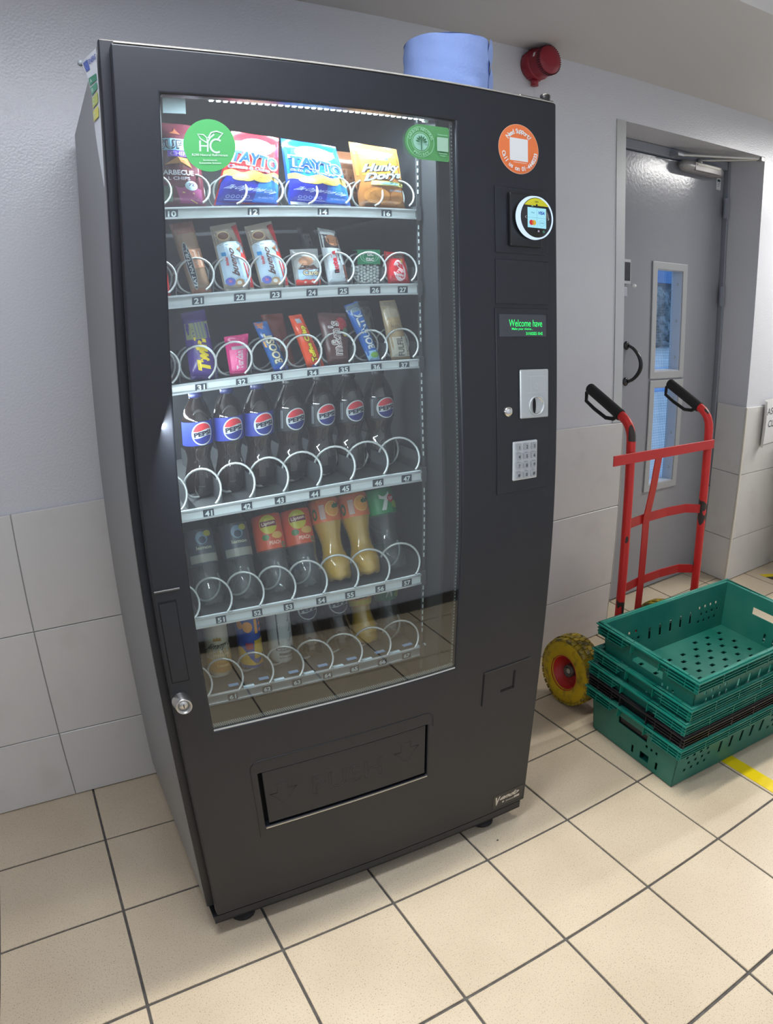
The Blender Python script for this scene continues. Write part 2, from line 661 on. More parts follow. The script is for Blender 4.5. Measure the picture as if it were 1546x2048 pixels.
# rolled lip that runs along the top edge, and the hinge at the right
MB().box((DXL + 0.004, DF - 0.001, DZT - 0.0005), (DXR - 0.006, DF + 0.005, DZT + 0.0015), mat('bare_metal_edge', (0.55, 0.53, 0.47), 0.35, 0.5)).build('top_lip', vm)
h = MB()
h.box((0.806, -0.020, DZT + 0.002), (0.898, 0.05, DZT + 0.008), M_BLK2)
h.lathe([(0.0, 0), (0.011, 0), (0.011, 0.016), (0.0, 0.016)], M_BLK2, 16, Matrix.Translation((0.880, -0.012, DZT + 0.004)))
h.build('hinge', vm, 0.002, 1)
# kick plate under the door, plinth corner and four feet
k = MB()
k.box((0.008, DF + 0.002, 0.048), (DXR - 0.012, DF + 0.006, 0.072), M_BLK)
k.box((0.008, DF + 0.002, 0.048), (DXR - 0.012, 0.03, 0.052), M_BLK)
k.build('kick_plate', vm)
for x, y in ((0.085, 0.02), (0.79, 0.02), (0.085, 0.55), (0.79, 0.55)):
    MB().lathe([(0.0, 0), (0.026, 0), (0.032, 0.006), (0.030, 0.014), (0.014, 0.018), (0.014, 0.090), (0, 0.090)], M_RUB, 20).build('foot', vm, loc=(x, y, 0))
# glass pane, dark right border with dots, dotted bottom edge
MB().box((GX0 - 0.004, DF + 0.004, GZ0 - 0.004), (GX1 + 0.004, DF + 0.008, GZ1 + 0.004), M_GLASS).build('glass_pane', vm)
b = MB()
b.box((GX1 - 0.009, DF + 0.0095, GZ0), (GX1 + 0.002, DF + 0.0105, GZ1), M_BLK2)
DOT = ink(120, 150, 150)
nz = 150
for i in range(nz):
    z = GZ0 + 0.02 + (GZ1 - GZ0 - 0.03) * i / (nz - 1)
    b.box((GX1 - 0.0062, DF + 0.0088, z - 0.0011), (GX1 - 0.0040, DF + 0.0095, z + 0.0011), DOT)
o = b.build('printed_border', vm)
o['kind'] = 'stuff'
b = MB()
b.box((GX0, DF + 0.0095, GZ0 - 0.001), (GX1, DF + 0.0105, GZ0 + 0.013), M_BLK2)
b.box((GX0, DF + 0.0015, GZ0 - 0.0005), (GX1, DF + 0.0038, GZ0 + 0.0022), M_ALU)
n = 120
for i in range(n):
    x = GX0 + 0.004 + (GX1 - GX0 - 0.008) * i / (n - 1)
    for q in (0, 1, 2):
        r = 0.0013 - 0.0002 * q
        xx = x + (0.5 * (GX1 - GX0 - 0.008) / n if q % 2 else 0)
        b.box((xx - r, DF + 0.0088, GZ0 + 0.0040 + q * 0.0032 - r), (xx + r, DF + 0.0095, GZ0 + 0.0040 + q * 0.0032 + r), ink(150, 165, 165))
o = b.build('perforated_strip', vm)
o['kind'] = 'stuff'


# -- raised panels on the right of the door
def panel(name, x0, x1, z0, z1, t, m=M_BLK, bev=0.0012):
    return MB().box((x0, DF - t, z0), (x1, DF + 0.001, z1), m).build(name, vm, bev, 3)


panel('payment_panel', 0.7305, 0.868, 1.482, 1.6205, 0.0022)
panel('blank_panel', 0.7295, 0.868, 1.375, 1.4685, 0.0022)
panel('control_panel', 0.7265, 0.868, 0.978, 1.3665, 0.0022)
FP = DF - 0.0022
# card reader: plate, round terminal, ring, lit screen
cr = MB()
cr.box((0.762, FP - 0.008, 1.497), (0.846, FP, 1.6095), M_BLK2)
cr = cr.build('card_reader', vm, 0.003, 3)
RC = (0.8150, 1.5585)
MRD = Matrix.Translation((RC[0], FP - 0.008, RC[1])) @ Matrix.Rotation(PI / 2, 4, 'X')
b = MB().lathe([(0.030, -0.002), (0.0435, 0.0), (0.0445, 0.012), (0.0405, 0.0185), (0.0, 0.0185)], M_BLK2, 48, MRD)
b.build('terminal', cr)
M_RING = emit('reader_ring_light', (0.62, 0.78, 1.0), 1.15)
MB().lathe([(0.0448, 0.006), (0.0462, 0.010), (0.0452, 0.0178), (0.0430, 0.0192), (0.0418, 0.0188)], M_RING, 56, MRD).build('ring', cr)
ya = FP - 0.008 - 0.0187


def front(y):
    return lambda a, c, k: (a, y - k, c)


SCR = emit('screen_white', lin(168, 232, 250), 1.0)
a = Art()
YEL = ink(222, 216, 40)
pts = []
for i in range(17):
    t = math.radians(38 + (142 - 38) * i / 16)
    pts.append((RC[0] + 0.0405 * math.cos(t), RC[1] + 0.0405 * math.sin(t)))
a.band(pts, [(p[0], RC[1] + 0.0250) for p in pts], YEL)
a.text('nayax', RC[0], RC[1] + 0.0325, 0.009, 0.003, ink(60, 62, 20))
a.disc(RC[0], RC[1] + 0.0262, 0.0023, 0.0023, ink(20, 24, 28), 14, 1)
a.rect(RC[0] - 0.0245, RC[1] - 0.0215, RC[0] + 0.0245, RC[1] + 0.0205, SCR)
a.rect(RC[0] - 0.0003, RC[1] - 0.0215, RC[0] + 0.0003, RC[1] + 0.0205, ink(120, 190, 215))
a.rect(RC[0] - 0.0245, RC[1] - 0.0008, RC[0] + 0.0245, RC[1] - 0.0002, ink(120, 190, 215))
a.text('VISA', RC[0] + 0.0120, RC[1] + 0.0105, 0.0180, 0.0068, ink(20, 70, 190), shear=0.12, bold=0.04)
a.text('Pay', RC[0] - 0.0105, RC[1] + 0.0095, 0.0085, 0.0036, ink(90, 140, 165))
a.disc(RC[0] - 0.0150, RC[1] - 0.0110, 0.0056, 0.0056, ink(222, 50, 60), 20, 1)
a.disc(RC[0] - 0.0085, RC[1] - 0.0110, 0.0056, 0.0056, ink(236, 200, 60), 20, 1)
a.disc(RC[0] - 0.0118, RC[1] - 0.0110, 0.0026, 0.0045, ink(240, 120, 40), 14, 1)
a.disc(RC[0] + 0.0125, RC[1] - 0.0110, 0.0088, 0.0058, ink(120, 190, 215), 24, 1, 0.92)
a.text('G Pay', RC[0] + 0.0125, RC[1] - 0.0110, 0.0105, 0.0036, ink(90, 140, 165))
a.line([(RC[0] - 0.0285, RC[1] + 0.0022), (RC[0] - 0.0315, RC[1] - 0.0005), (RC[0] - 0.0285, RC[1] - 0.0032)], 0.0010, WHITE)
a.line([(RC[0] + 0.0285, RC[1] + 0.0022), (RC[0] + 0.0315, RC[1] - 0.0005), (RC[0] + 0.0285, RC[1] - 0.0032)], 0.0010, WHITE)
a.rect(RC[0] - 0.0152, RC[1] + 0.0242 - 0.0018, RC[0] - 0.0112, RC[1] + 0.0242, ink(150, 230, 200))
a.rect(RC[0] + 0.0005, RC[1] - 0.0300, RC[0] + 0.0050, RC[1] - 0.0262, ink(190, 170, 195))
a.disc(RC[0] + 0.0165, RC[1] - 0.0285, 0.0026, 0.0026, ink(90, 190, 150), 14, 1, 0.6)
a.put(MB(), front(ya)).build('screen', cr)
# green text display
b = MB()
b.box((0.7345, FP - 0.0012, 1.3065), (0.8595, FP + 0.0005, 1.3535), mat('smoked_window', (0.052, 0.057, 0.066), 0.12))
M_LED = emit('green_display_text', (0.05, 0.95, 0.20), 1.5)
a = Art()
a.text('Welcome have', 0.8035, 1.3350, 0.089, 0.0150, M_LED, bold=0.0)
a.text('Make your choice...', 0.7940, 1.3222, 0.056, 0.0062, M_LED, bold=0.01)
a.text('31/10/2025 10:42', 0.8260, 1.3130, 0.046, 0.0066, M_LED, bold=0.01)
a.put(b, front(FP - 0.0012))
b.build('text_display', vm)
# coin mechanism plate with round cup
b = MB()
b.box((0.784, FP - 0.006, 1.1325), (0.862, FP, 1.2365), M_SILV)
coin = b.build('coin_plate', vm, 0.008, 4)
CC = (0.8265, 1.1595)
MC = Matrix.Translation((CC[0], FP - 0.006, CC[1])) @ Matrix.Rotation(PI / 2, 4, 'X')
b = MB()
b.lathe([(0.0210, 0.0), (0.0210, 0.0035), (0.0195, 0.0042), (0.0180, 0.0015), (0.0180, -0.003)], M_SILV, 36, MC)
b.lathe([(0.0180, 0.0012), (0.013, -0.0035), (0.006, -0.0048), (0.0002, -0.005)], M_CHROME, 36, MC)
b.build('coin_cup', coin)
b = MB()
b.lathe([(0.0001, 0.0001), (0.006, 0.0012), (0.0165, 0.0010)], M_VOID, 24, MC @ Matrix.Translation((-0.006, 0, 0)) @ Matrix.Diagonal((0.25, 1, 1, 1)))
b.build('coin_slot', coin)
a = Art()
LG = ink(196, 206, 205)
a.line([(0.800, 1.222), (0.850, 1.2222), (0.850, 1.1880), (0.800, 1.1870)], 0.0012, LG)
a.line([(0.811, 1.222), (0.811, 1.1875)], 0.0012, LG)
a.disc(0.8265, 1.2010, 0.0050, 0.0065, LG, 20, 1, 0.78)
a.line([(0.8275, 1.197), (0.832, 1.192)], 0.0012, LG)
a.put(MB(), front(FP - 0.006), 0.0003).build('coin_diagram', coin)
MB().lathe([(0.0, 0.0075), (0.0065, 0.0075), (0.0072, 0.0066), (0.0098, 0.0058), (0.0110, 0.003), (0.0112, 0)], M_CHROME, 28,
           Matrix.Translation((0.7535, FP, 1.1495)) @ Matrix.Rotation(PI / 2, 4, 'X')).build('return_button', vm)
# keypad: twelve keys
b = MB().box((0.7645, FP - 0.0055, 1.0035), (0.8310, FP, 1.0855), mat('keypad_plate', (0.58, 0.60, 0.60), 0.36, 0.3))
kp = b.build('keypad', vm, 0.0022, 2)
KEYS = ['1', '2', '3', '4', '5', '6', '7', '8', '9', '*', '0', '#']
M_KEY = mat('grey_key', (0.42, 0.44, 0.46), 0.34, 0.5)
for i, kk in enumerate(KEYS):
    kx = 0.7765 + 0.0208 * (i % 3)
    kz = 1.0745 - 0.0196 * (i // 3)
    kb = MB().box((-0.0058, -0.0040, -0.0068), (0.0058, 0, 0.0068), M_KEY)
    Art().text(kk, 0.001, -0.0005, None, 0.0072, ink(60, 66, 74)).put(kb, front(-0.0040))
    kb.build('key', kp, loc=(kx, FP - 0.0055, kz))
# change-return hatch low on the right: raised edge and the L-shaped slot
b = MB()
b.box((0.7205, DF - 0.0016, 0.463), (0.7235, DF + 0.0005, 0.556), M_VOID)
b.box((0.7205, DF - 0.0022, 0.5555), (0.858, DF + 0.0005, 0.5585), mat('hatch_edge', (0.035, 0.036, 0.038), 0.3))
b.box((0.7755, DF - 0.0012, 0.4845), (0.8155, DF + 0.0005, 0.4905), M_VOID)
b.box((0.8105, DF - 0.0012, 0.4845), (0.8155, DF + 0.0005, 0.5345), M_VOID)
b.build('change_hatch', vm)
# ridge and key plate low on the left, and the lock
b = MB().box((0.006 + 0.012, DF - 0.003, 0.9115), (0.068, DF + 0.001, 0.9155), mat('ridge', (0.07, 0.065, 0.058), 0.35))
b.build('handle_ridge', vm, 0.001, 1)
b = MB()
b.box((0.0225, DF - 0.0006, 0.7265), (0.0580, DF + 0.001, 0.8935), M_VOID)
b.box((0.0245, DF - 0.0016, 0.7290), (0.0560, DF + 0.001, 0.8900), M_BLK)
b.build('handle_plate', vm)
ML = Matrix.Translation((0.0345, DF, 0.6840)) @ Matrix.Rotation(PI / 2, 4, 'X')
lk = MB().lathe([(0.0195, 0), (0.0185, 0.004), (0.0165, 0.021), (0.0155, 0.023), (0.0140, 0.0225), (0.0132, 0.018), (0.0115, 0.018), (0.0112, 0.0195), (0.0, 0.0195)], M_SATIN, 40, ML).build('lock', vm)
MB().box((0.0338, DF - 0.0202, 0.6800), (0.0354, DF - 0.0193, 0.6880), M_VOID).build('keyhole', lk)
# delivery flap: frame ridge, recessed flap, embossed arrows and word
pts = []
X0, X1, Z0, Z1, RR = 0.149, 0.588, 0.280, 0.4965, 0.022
pts.append((X0, DF, Z0))
for cx, cz, a0 in ((X0 + RR, Z1 - RR, 180), (X1 - RR, Z1 - RR, 90)):
    for i in range(9):
        t = math.radians(a0 - 90 * i / 8)
        pts.append((cx + RR * math.cos(t), DF, cz + RR * math.sin(t)))
pts.append((X1, DF, Z1 - RR - 0.02))
MB().tube(pts, 0.0014, M_BLK, 6).build('flap_frame', vm)
b = MB()
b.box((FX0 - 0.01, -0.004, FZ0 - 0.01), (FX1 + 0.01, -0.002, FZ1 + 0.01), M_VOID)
b.box((FX0, DF - 0.0012, FZ0 - 0.0035), (FX1, DF + 0.004, FZ0 - 0.0008), mat('flap_sill', (0.55, 0.52, 0.45), 0.3, 0.7))
b.build('flap_recess', vm)
fp = MB().box((FX0 + 0.0095, DF + 0.003, FZ0 + 0.0075), (FX1 - 0.0050, DF + 0.010, FZ1 - 0.0012), M_BLK).build('push_flap', vm, 0.001, 1)


def outline(t, cx, cz, h, y, r):
    cu = bpy.data.curves.new('t', 'FONT')
    cu.body, cu.size, cu.fill_mode, cu.bevel_depth, cu.bevel_resolution, cu.resolution_u = t, 1, 'NONE', 0.0, 0, 4
    o = bpy.data.objects.new('t', cu)
    COL.objects.link(o)
    ev = o.evaluated_get(bpy.context.evaluated_depsgraph_get())
    me = ev.to_mesh()
    vs = [tuple(v.co) for v in me.vertices]
    adj = {}
    for e in me.edges:
        p, q = e.vertices
        adj.setdefault(p, []).append(q)
        adj.setdefault(q, []).append(p)
    ev.to_mesh_clear()
    bpy.data.objects.remove(o)
    if not vs:
        return []
    x0, x1 = min(v[0] for v in vs), max(v[0] for v in vs)
    y0, y1 = min(v[1] for v in vs), max(v[1] for v in vs)
    s = h / (y1 - y0)
    loops, seen = [], set()
    for st in adj:
        if st in seen:
            continue
        lp, cur, prev = [], st, None
        while cur is not None and cur not in seen:
            seen.add(cur)
            lp.append(cur)
            nx = [q for q in adj[cur] if q not in seen]
            cur = nx[0] if nx else None
        loops.append([(cx + (vs[i][0] - (x0 + x1) / 2) * s, y, cz + (vs[i][1] - (y0 + y1) / 2) * s) for i in lp])
    return loops


M_EMB = mat('embossed_edge', (0.035, 0.036, 0.034), 0.28)
yf = DF + 0.003
for t, cx in (('P', 0.3015), ('U', 0.3460), ('S', 0.3900), ('H', 0.4350)):
    b = MB()
    for lp in outline(t, cx, 0.3835, 0.050, yf, 0.001):
        if len(lp) > 2:
            b.tube(lp, 0.0009, M_EMB, 5, False, True)
    b.build('embossed_letter', fp)
for cx, cz in ((0.2200, 0.3880), (0.5240, 0.3970)):
    q = [(-0.017, 0.030), (0.008, 0.030), (0.008, 0.012), (0.028, 0.012), (-0.002, -0.030), (-0.036, 0.006), (-0.017, 0.006)]
    MB().tube([(cx + p, yf, cz + z) for p, z in q], 0.0010, M_EMB, 5, False, True).build('embossed_arrow', fp)
# maker's plate bottom right
b = MB()
b.box((0.786, DF - 0.0006, 0.0885), (0.886, DF + 0.0005, 0.1345), mat('nameplate', (0.035, 0.032, 0.029), 0.35))
a = Art()
SIL = ink(196, 190, 176)
a.text('V', 0.7990, 0.1120, 0.0170, 0.0300, SIL, shear=0.25, bold=0.06)
a.text('endo', 0.8420, 0.1190, 0.0620, 0.0165, SIL, shear=0.25, bold=0.05)
a.rect(0.816, 0.0990, 0.8225, 0.1050, SIL)
a.text('SANDEN', 0.8440, 0.1010, 0.0320, 0.0052, SIL)
a.rect(0.8560, 0.0995, 0.8740, 0.1075, SIL)
a.put(b, front(DF - 0.0006))
b.build('nameplate', vm)


# -- stickers
def sticker(name, fn):
    return fn.build(name, vm)


ORG = ink(240, 128, 70)
GRN = ink(86, 178, 104)
GRN2 = ink(86, 150, 92)
a = Art()
ox, oz = 0.7935, 1.7025
a.disc(ox, oz, 0.0520, 0.0518, ink(246, 200, 170), 56, 2)
a.disc(ox, oz, 0.0512, 0.0510, ORG, 56, 2)
a.rect(ox - 0.0235, oz - 0.0245, ox + 0.0235, oz + 0.0225, WHITE)
a.ring_text('Need Support?', ox, oz, 0.0375, 0.0100, WHITE, math.radians(138), math.radians(7.9))
a.ring_text('Call us on 01-4448233', ox, oz, 0.0415, 0.0094, WHITE, math.radians(196), math.radians(7.7), True)
a.rect(ox - 0.017, oz - 0.0290, ox + 0.017, oz - 0.0282, WHITE)
a.put(MB(), front(DF), 0.0003).build('support_sticker', vm)
a = Art()
hx, hz = 0.1655, 1.6610
GP = DF + 0.0040
a.disc(hx, hz, 0.0436, 0.0436, GRN, 56, 3)
L_ = SOFTW
a.line([(hx - 0.0160, hz + 0.0080), (hx - 0.0160, hz - 0.0100)], 0.0030, L_)
a.line([(hx - 0.0160, hz - 0.0010), (hx - 0.0040, hz - 0.0010)], 0.0026, L_)
a.line([(hx - 0.0036, hz - 0.0105), (hx - 0.0030, hz + 0.0060), (hx + 0.0010, hz + 0.0130), (hx + 0.0080, hz + 0.0190)], 0.0028, L_)
a.line([(hx + 0.0115 + 0.0105 * math.cos(math.radians(t)), hz - 0.0005 + 0.0110 * math.sin(math.radians(t))) for t in range(48, 318, 18)], 0.0032, L_)
a.line([(hx - 0.0040, hz + 0.0040), (hx - 0.0150, hz + 0.0105), (hx - 0.0195, hz + 0.0180), (hx - 0.0100, hz + 0.0175), (hx - 0.0045, hz + 0.0125), (hx - 0.0040, hz + 0.0050)], 0.0020, L_)
a.line([(hx - 0.0025, hz + 0.0120), (hx + 0.0030, hz + 0.0215), (hx + 0.0120, hz + 0.0240), (hx + 0.0225, hz + 0.0205), (hx + 0.0165, hz + 0.0140), (hx + 0.0120, hz + 0.0085)], 0.0024, L_)
a.text('R290 Natural Refrigerant', hx, hz - 0.0165, 0.0600, 0.0052, L_)
a.text('Sandenvendo', hx, hz - 0.0245, 0.0240, 0.0030, L_)
a.text('Sustainable Solution', hx, hz - 0.0292, 0.0370, 0.0032, L_)
a.put(MB(), front(GP), 0.0003).build('refrigerant_sticker', vm)
a = Art()
gx_, gz_ = 0.5640, 1.6920
out = [(gx_ + 0.034 * math.cos(math.radians(t)), gz_ + 0.034 * math.sin(math.radians(t))) for t in range(90, 271, 12)]
out = out + [(gx_ + 0.060, gz_ - 0.034), (gx_ + 0.063, gz_ - 0.031), (gx_ + 0.063, gz_ + 0.031), (gx_ + 0.060, gz_ + 0.034)]
a.poly(out, GRN2)
LG2 = ink(150, 205, 165)
a.disc(gx_, gz_, 0.0295, 0.0295, LG2, 40, 1, 0.965)
a.disc(gx_, gz_, 0.0195, 0.0195, LG2, 40, 1, 0.94)
a.disc(gx_, gz_, 0.0165, 0.0165, ink(150, 200, 178), 40, 1)
a.ring_text('CARBON NEUTRAL', gx_, gz_, 0.0247, 0.0058, LG2, math.radians(166), math.radians(11.6))
a.ring_text('PROJECT', gx_, gz_, 0.0247, 0.0056, LG2, math.radians(235), math.radians(11.6), True)
DG = ink(60, 108, 76)
a.line([(gx_, gz_ - 0.0160), (gx_, gz_ + 0.0060)], 0.0020, DG)
for t, r in ((90, 0.0085), (62, 0.0085), (118, 0.0085), (35, 0.0085), (145, 0.0085), (8, 0.0085), (172, 0.0085)):
    t = math.radians(t)
    cx, cz = gx_ + r * math.cos(t), gz_ - 0.001 + r * math.sin(t) * 1.05
    a.poly([(cx + 0.0050 * math.cos(t), cz + 0.0050 * math.sin(t)), (cx - 0.0020 * math.sin(t), cz + 0.0020 * math.cos(t)),
            (cx - 0.0050 * math.cos(t), cz - 0.0050 * math.sin(t)), (cx + 0.0020 * math.sin(t), cz - 0.0020 * math.cos(t))], DG)
a.rect(gx_ + 0.0335, gz_ - 0.0150, gx_ + 0.0585, gz_ + 0.0125, ink(160, 196, 172))
a.text('Sandenvendo', gx_ + 0.046, gz_ + 0.0175, 0.0225, 0.0032, LG2)
a.text('Sustainable', gx_ + 0.046, gz_ - 0.0190, 0.0190, 0.0032, LG2)
a.text('Project', gx_ + 0.046, gz_ - 0.0238, 0.0120, 0.0034, LG2)
a.put(MB(), front(GP), 0.0003).build('carbon_sticker', vm)

# -- trays: deck, front edge, number plates, dividers; spirals in seven columns (an eighth half hidden at the left)
TZ = [1.5720, 1.4140, 1.2530, 1.0200, 0.8030, 0.6210]      # top of the front edge
TB = [1.5505, 1.3905, 1.2345, 0.9985, 0.7795, 0.5965]
TY = 0.068
COLX = [0.158 + 0.0690 * j for j in range(7)]
NUM = [['10', None, '12', None, '14', None, '16'], ['21', '22', '23', '24', '25', '26', '27'], ['31', '32', '33', '34', '35', '36', '37'],
       ['41', '42', '43', '44', '45', '46', '47'], ['51', '52', '53', '54', '55', '56', '57'], ['61', '62', '63', '64', '65', '66', '67']]
NX = [[0.1180, 0, 0.2680, 0, 0.4050, 0, 0.5400]] + [[0.1605, 0.2390, 0.3080, 0.3800, 0.4440, 0.5120, 0.5730]] * 5
M_DECK = mat('tray_deck', (0.10, 0.105, 0.11), 0.45, 0.3)
M_DIV = mat('tray_divider', (0.06, 0.065, 0.07), 0.4)
M_NUMD = ink(58, 66, 76)
for r in range(6):
    z1, z0 = TZ[r], TB[r]
    t = MB()
    hgt = z1 - z0
    t.box((0.062, TY, z0), (0.606, TY + 0.004, z1), M_TRAY if r < 5 else M_ALU)
    t.box((0.062, TY - 0.0035, z1 - 0.0035), (0.606, TY + 0.004, z1 - 0.0005), M_ALU)
    t.box((0.062, TY - 0.0028, z0), (0.606, TY, z0 + 0.0035), M_ALU)
    t.box((0.606, TY - 0.004, z0 - 0.002), (0.6165, TY + 0.02, z1 + 0.006), M_DIV)
    tray = t.build('tray', vm)
    MB().box((0.062, TY + 0.004, z1 - 0.006), (0.606, 0.50, z1 - 0.003), M_DECK).build('deck', tray)
    dv = MB()
    if r > 0:
        for j in range(8):
            x = COLX[0] - 0.0345 + 0.069 * j
            dv.box((x - 0.0008, TY + 0.01, z1 - 0.003), (x + 0.0008, 0.45, z1 + 0.036), M_DIV)
        dv.build('divider', tray)
    for j in range(7):
        s_ = NUM[r][j]
        if s_:
            x, zc = NX[r][j], (z0 + z1) / 2 - 0.0015
            p = MB().box((-0.0108, -0.0012, -0.0072), (0.0108, 0.0005, 0.0072), M_NUMD)
            Art().text(s_, 0, 0, 0.0150, 0.0105, ink(222, 232, 235), bold=0.03).put(p, front(-0.0012))
            p.build('number_plate', tray, loc=(x, TY - 0.0002, zc))
    if r == 5:
        for j in range(7):
            x = COLX[j] + 0.012
            MB().box((x - 0.011, TY + 0.012, z1 + 0.003), (x + 0.011, TY + 0.020, z1 + 0.0055), ink(150, 182, 224)).build('pusher_tag', tray)
            MB().box((x + 0.018, TY - 0.002, z1), (x + 0.042, TY + 0.006, z1 + 0.0035), ink(205, 226, 236)).build('edge_clip', tray)
    elif r > 2:
        pass
# slotted uprights at the right of the trays
b = MB().box((0.6095, 0.068, 0.56), (0.6155, 0.071, 1.79), M_DIV)
z = 0.60
while z < 1.78:
    if not any(TB[i] - 0.012 < z < TZ[i] + 0.03 for i in range(6)):
        b.box((0.6110, 0.0665, z), (0.6130, 0.068, z + 0.0085), ink(190, 200, 200))
    z += 0.0150
o = b.build('slotted_upright', vm)


def spiral(R, wire, turns, pitch, y0, a0):
    pts = []
    n = int(turns * 22)
    for i in range(n + 1):
        t = a0 + 2 * PI * i / 22
        pts.append((R * math.cos(t), y0 + pitch * i / 22, R * math.sin(t)))
    return MB().tube(pts, wire, M_COIL, 6)


SP = {}
for r in range(6):
    for j in range(-1, 7):
        R = 0.0285 if r == 0 else (0.0320 if r < 3 else 0.0325)
        key = (R, r == 0 and j % 2)
        if key not in SP:
            a0 = math.radians(-75 if key[1] else -60)
            ob = spiral(R, 0.0021 if r < 3 else 0.0024, 1.25 if r > 2 else 2.3, 0.085 if r > 2 else 0.040, TY - 0.010, a0).build('spiral', vm)
            SP[key] = ob.data
        else:
            ob = bpy.data.objects.new('spiral', SP[key])
            COL.objects.link(ob)
            ob.parent = vm
        ob.location = (COLX[0] + 0.069 * j, 0, TZ[r] + R + 0.0015)

# -- LED tube under the top of the glass, and the white plate in the corner
b = MB()
b.box((0.180, 0.022, 1.7535), (0.606, 0.038, 1.760), M_ALU)
M_BEAD = emit('led_bead', (0.80, 0.93, 1.0), 9.0)
for i in range(34):
    x = 0.185 + 0.415 * i / 33
    b.box((x - 0.0032, 0.026, 1.7500), (x + 0.0032, 0.032, 1.7535), M_BEAD)
b.lathe([(0.0, 0), (0.006, 0), (0.006, 0.010), (0, 0.010)], ink(235, 240, 245), 14, Matrix.Translation((0.604, 0.030, 1.7525)) @ Matrix.Rotation(PI / 2, 4, 'Y'))
b.build('led_strip', vm)
MB().box((0.125, 0.150, 1.7585), (0.1675, 0.153, 1.7935), ink(170, 190, 196)).build('corner_plate', vm)
la = area('cabinet_led', tuple(W(0.39, 0.030, 1.748)), (math.radians(18), 0, YAW), 0.42, 0.008, 6.5, (0.78, 0.90, 1.0))
lb = area('cabinet_led_side', tuple(W(0.066, 0.022, 1.20)), (0, math.radians(-70), YAW - math.radians(0)), 0.008, 1.0, 7.0, (0.84, 0.92, 1.0))
b = MB().box((0.0565, 0.012, 0.70), (0.0600, 0.026, 1.72), ink(235, 240, 245))
b.build('side_led_cover', vm)

# ------------------------------------------------------------------ grey door with two glazed slots
M_DOOR = mat('grey_door_gloss', (0.285, 0.295, 0.325), 0.20, spec=0.5, bump=(70, 0.22, 3))
M_DFRM = mat('grey_frame_paint', (0.26, 0.28, 0.32), 0.35)
M_BEADW = mat('grey_bead', (0.40, 0.41, 0.42), 0.4)
LX0, LX1, LZ1 = DX0 + 0.045, 2.772, 2.025
WIN = [(2.283, 2.470, 1.070, 1.532), (2.287, 2.474, 0.540, 0.995)]
dr = struct(MB().holed((LX0, LX1), (0.008, LZ1), DY, DY + 0.045, WIN, M_DOOR).build('door_1', None, 0.002, 1))
b = MB()
b.box((DX0, DY - 0.012, 0), (LX0 - 0.003, DY + 0.07, DZ - 0.001), M_DFRM)
b.box((LX1 + 0.003, DY - 0.025, 0), (DX1, DY + 0.07, DZ - 0.001), M_DFRM)
b.box((LX0 - 0.003, DY - 0.018, LZ1 + 0.004), (LX1 + 0.003, DY + 0.07, DZ - 0.001), M_DFRM)
struct(b.build('trim_2', None, 0.003, 1))
M_PANE = clear('wired_glass', (0.93, 0.96, 0.98), 0.03, 0.5, 0.0)
M_REVEAL = mat('pale_glazing_reveal', (0.55, 0.57, 0.62), 0.4)
M_WIRE = mat('glass_wire', (0.30, 0.38, 0.48), 0.5, 0.4)
for k, (x0, x1, z0, z1) in enumerate(WIN):
    e = 0.034
    b = MB().holed((x0 - e, x1 + e), (z0 - e, z1 + e), DY - 0.007, DY, [(x0, x1, z0, z1)], M_BEADW)
    b.build('glazing_bead', dr, 0.0025, 2)
    b = MB()
    b.holed((x0 - 0.0005, x1 + 0.0005), (z0 - 0.0005, z1 + 0.0005), DY - 0.0015, DY + 0.060, [(x0 + 0.003, x1 - 0.003, z0 + 0.003, z1 - 0.003)], M_REVEAL)
    b.build('glazing_reveal', dr)
    b = MB()
    for i in range(3):
        b.sphere((x1 - 0.004, DY + 0.024, z0 + (z1 - z0) * (0.13 + 0.37 * i)), 0.0055, M_STEEL, 10, 5)
    o = b.build('reveal_screw', dr)
    o['kind'] = 'stuff'
    MB().box((x0 - 0.003, DY + 0.044, z0 - 0.003), (x1 + 0.003, DY + 0.050, z1 + 0.003), M_PANE).build('pane', dr)
    b = MB()
    n = int((x1 - x0) / 0.0125)
    for i in range(1, n):
        x = x0 + (x1 - x0) * i / n
        b.box((x - 0.0004, DY + 0.0505, z0), (x + 0.0004, DY + 0.0512, z1), M_WIRE)
    n = int((z1 - z0) / 0.0125)
    for i in range(1, n):
        z = z0 + (z1 - z0) * i / n
        b.box((x0, DY + 0.0505, z - 0.0004), (x1, DY + 0.0512, z + 0.0004), M_WIRE)
    o = b.build('wire_mesh', dr)
    o['kind'] = 'stuff'
# pull handle
M_BHAND = mat('black_door_pull', (0.012, 0.013, 0.015), 0.22)
b = MB()
hx_, hz0, hz1 = 2.085, 1.030, 1.188
for z in (hz0, hz1):
    b.lathe([(0.0, 0.007), (0.014, 0.006), (0.019, 0.002), (0.019, 0.0)], M_BHAND, 20, Matrix.Translation((hx_, DY, z)) @ Matrix.Rotation(PI / 2, 4, 'X'))
pp = []
for i in range(17):
    t = i / 16
    pp.append((hx_ + 0.010 + 0.030 * math.sin(PI * t) ** 0.6, DY - 0.006 - 0.048 * math.sin(PI * t) ** 0.7, hz1 + (hz0 - hz1) * t))
b.tube(pp, [0.0065 + 0.0030 * math.sin(PI * i / 16) for i in range(17)], M_BHAND, 10)
b.build('pull_handle', dr)
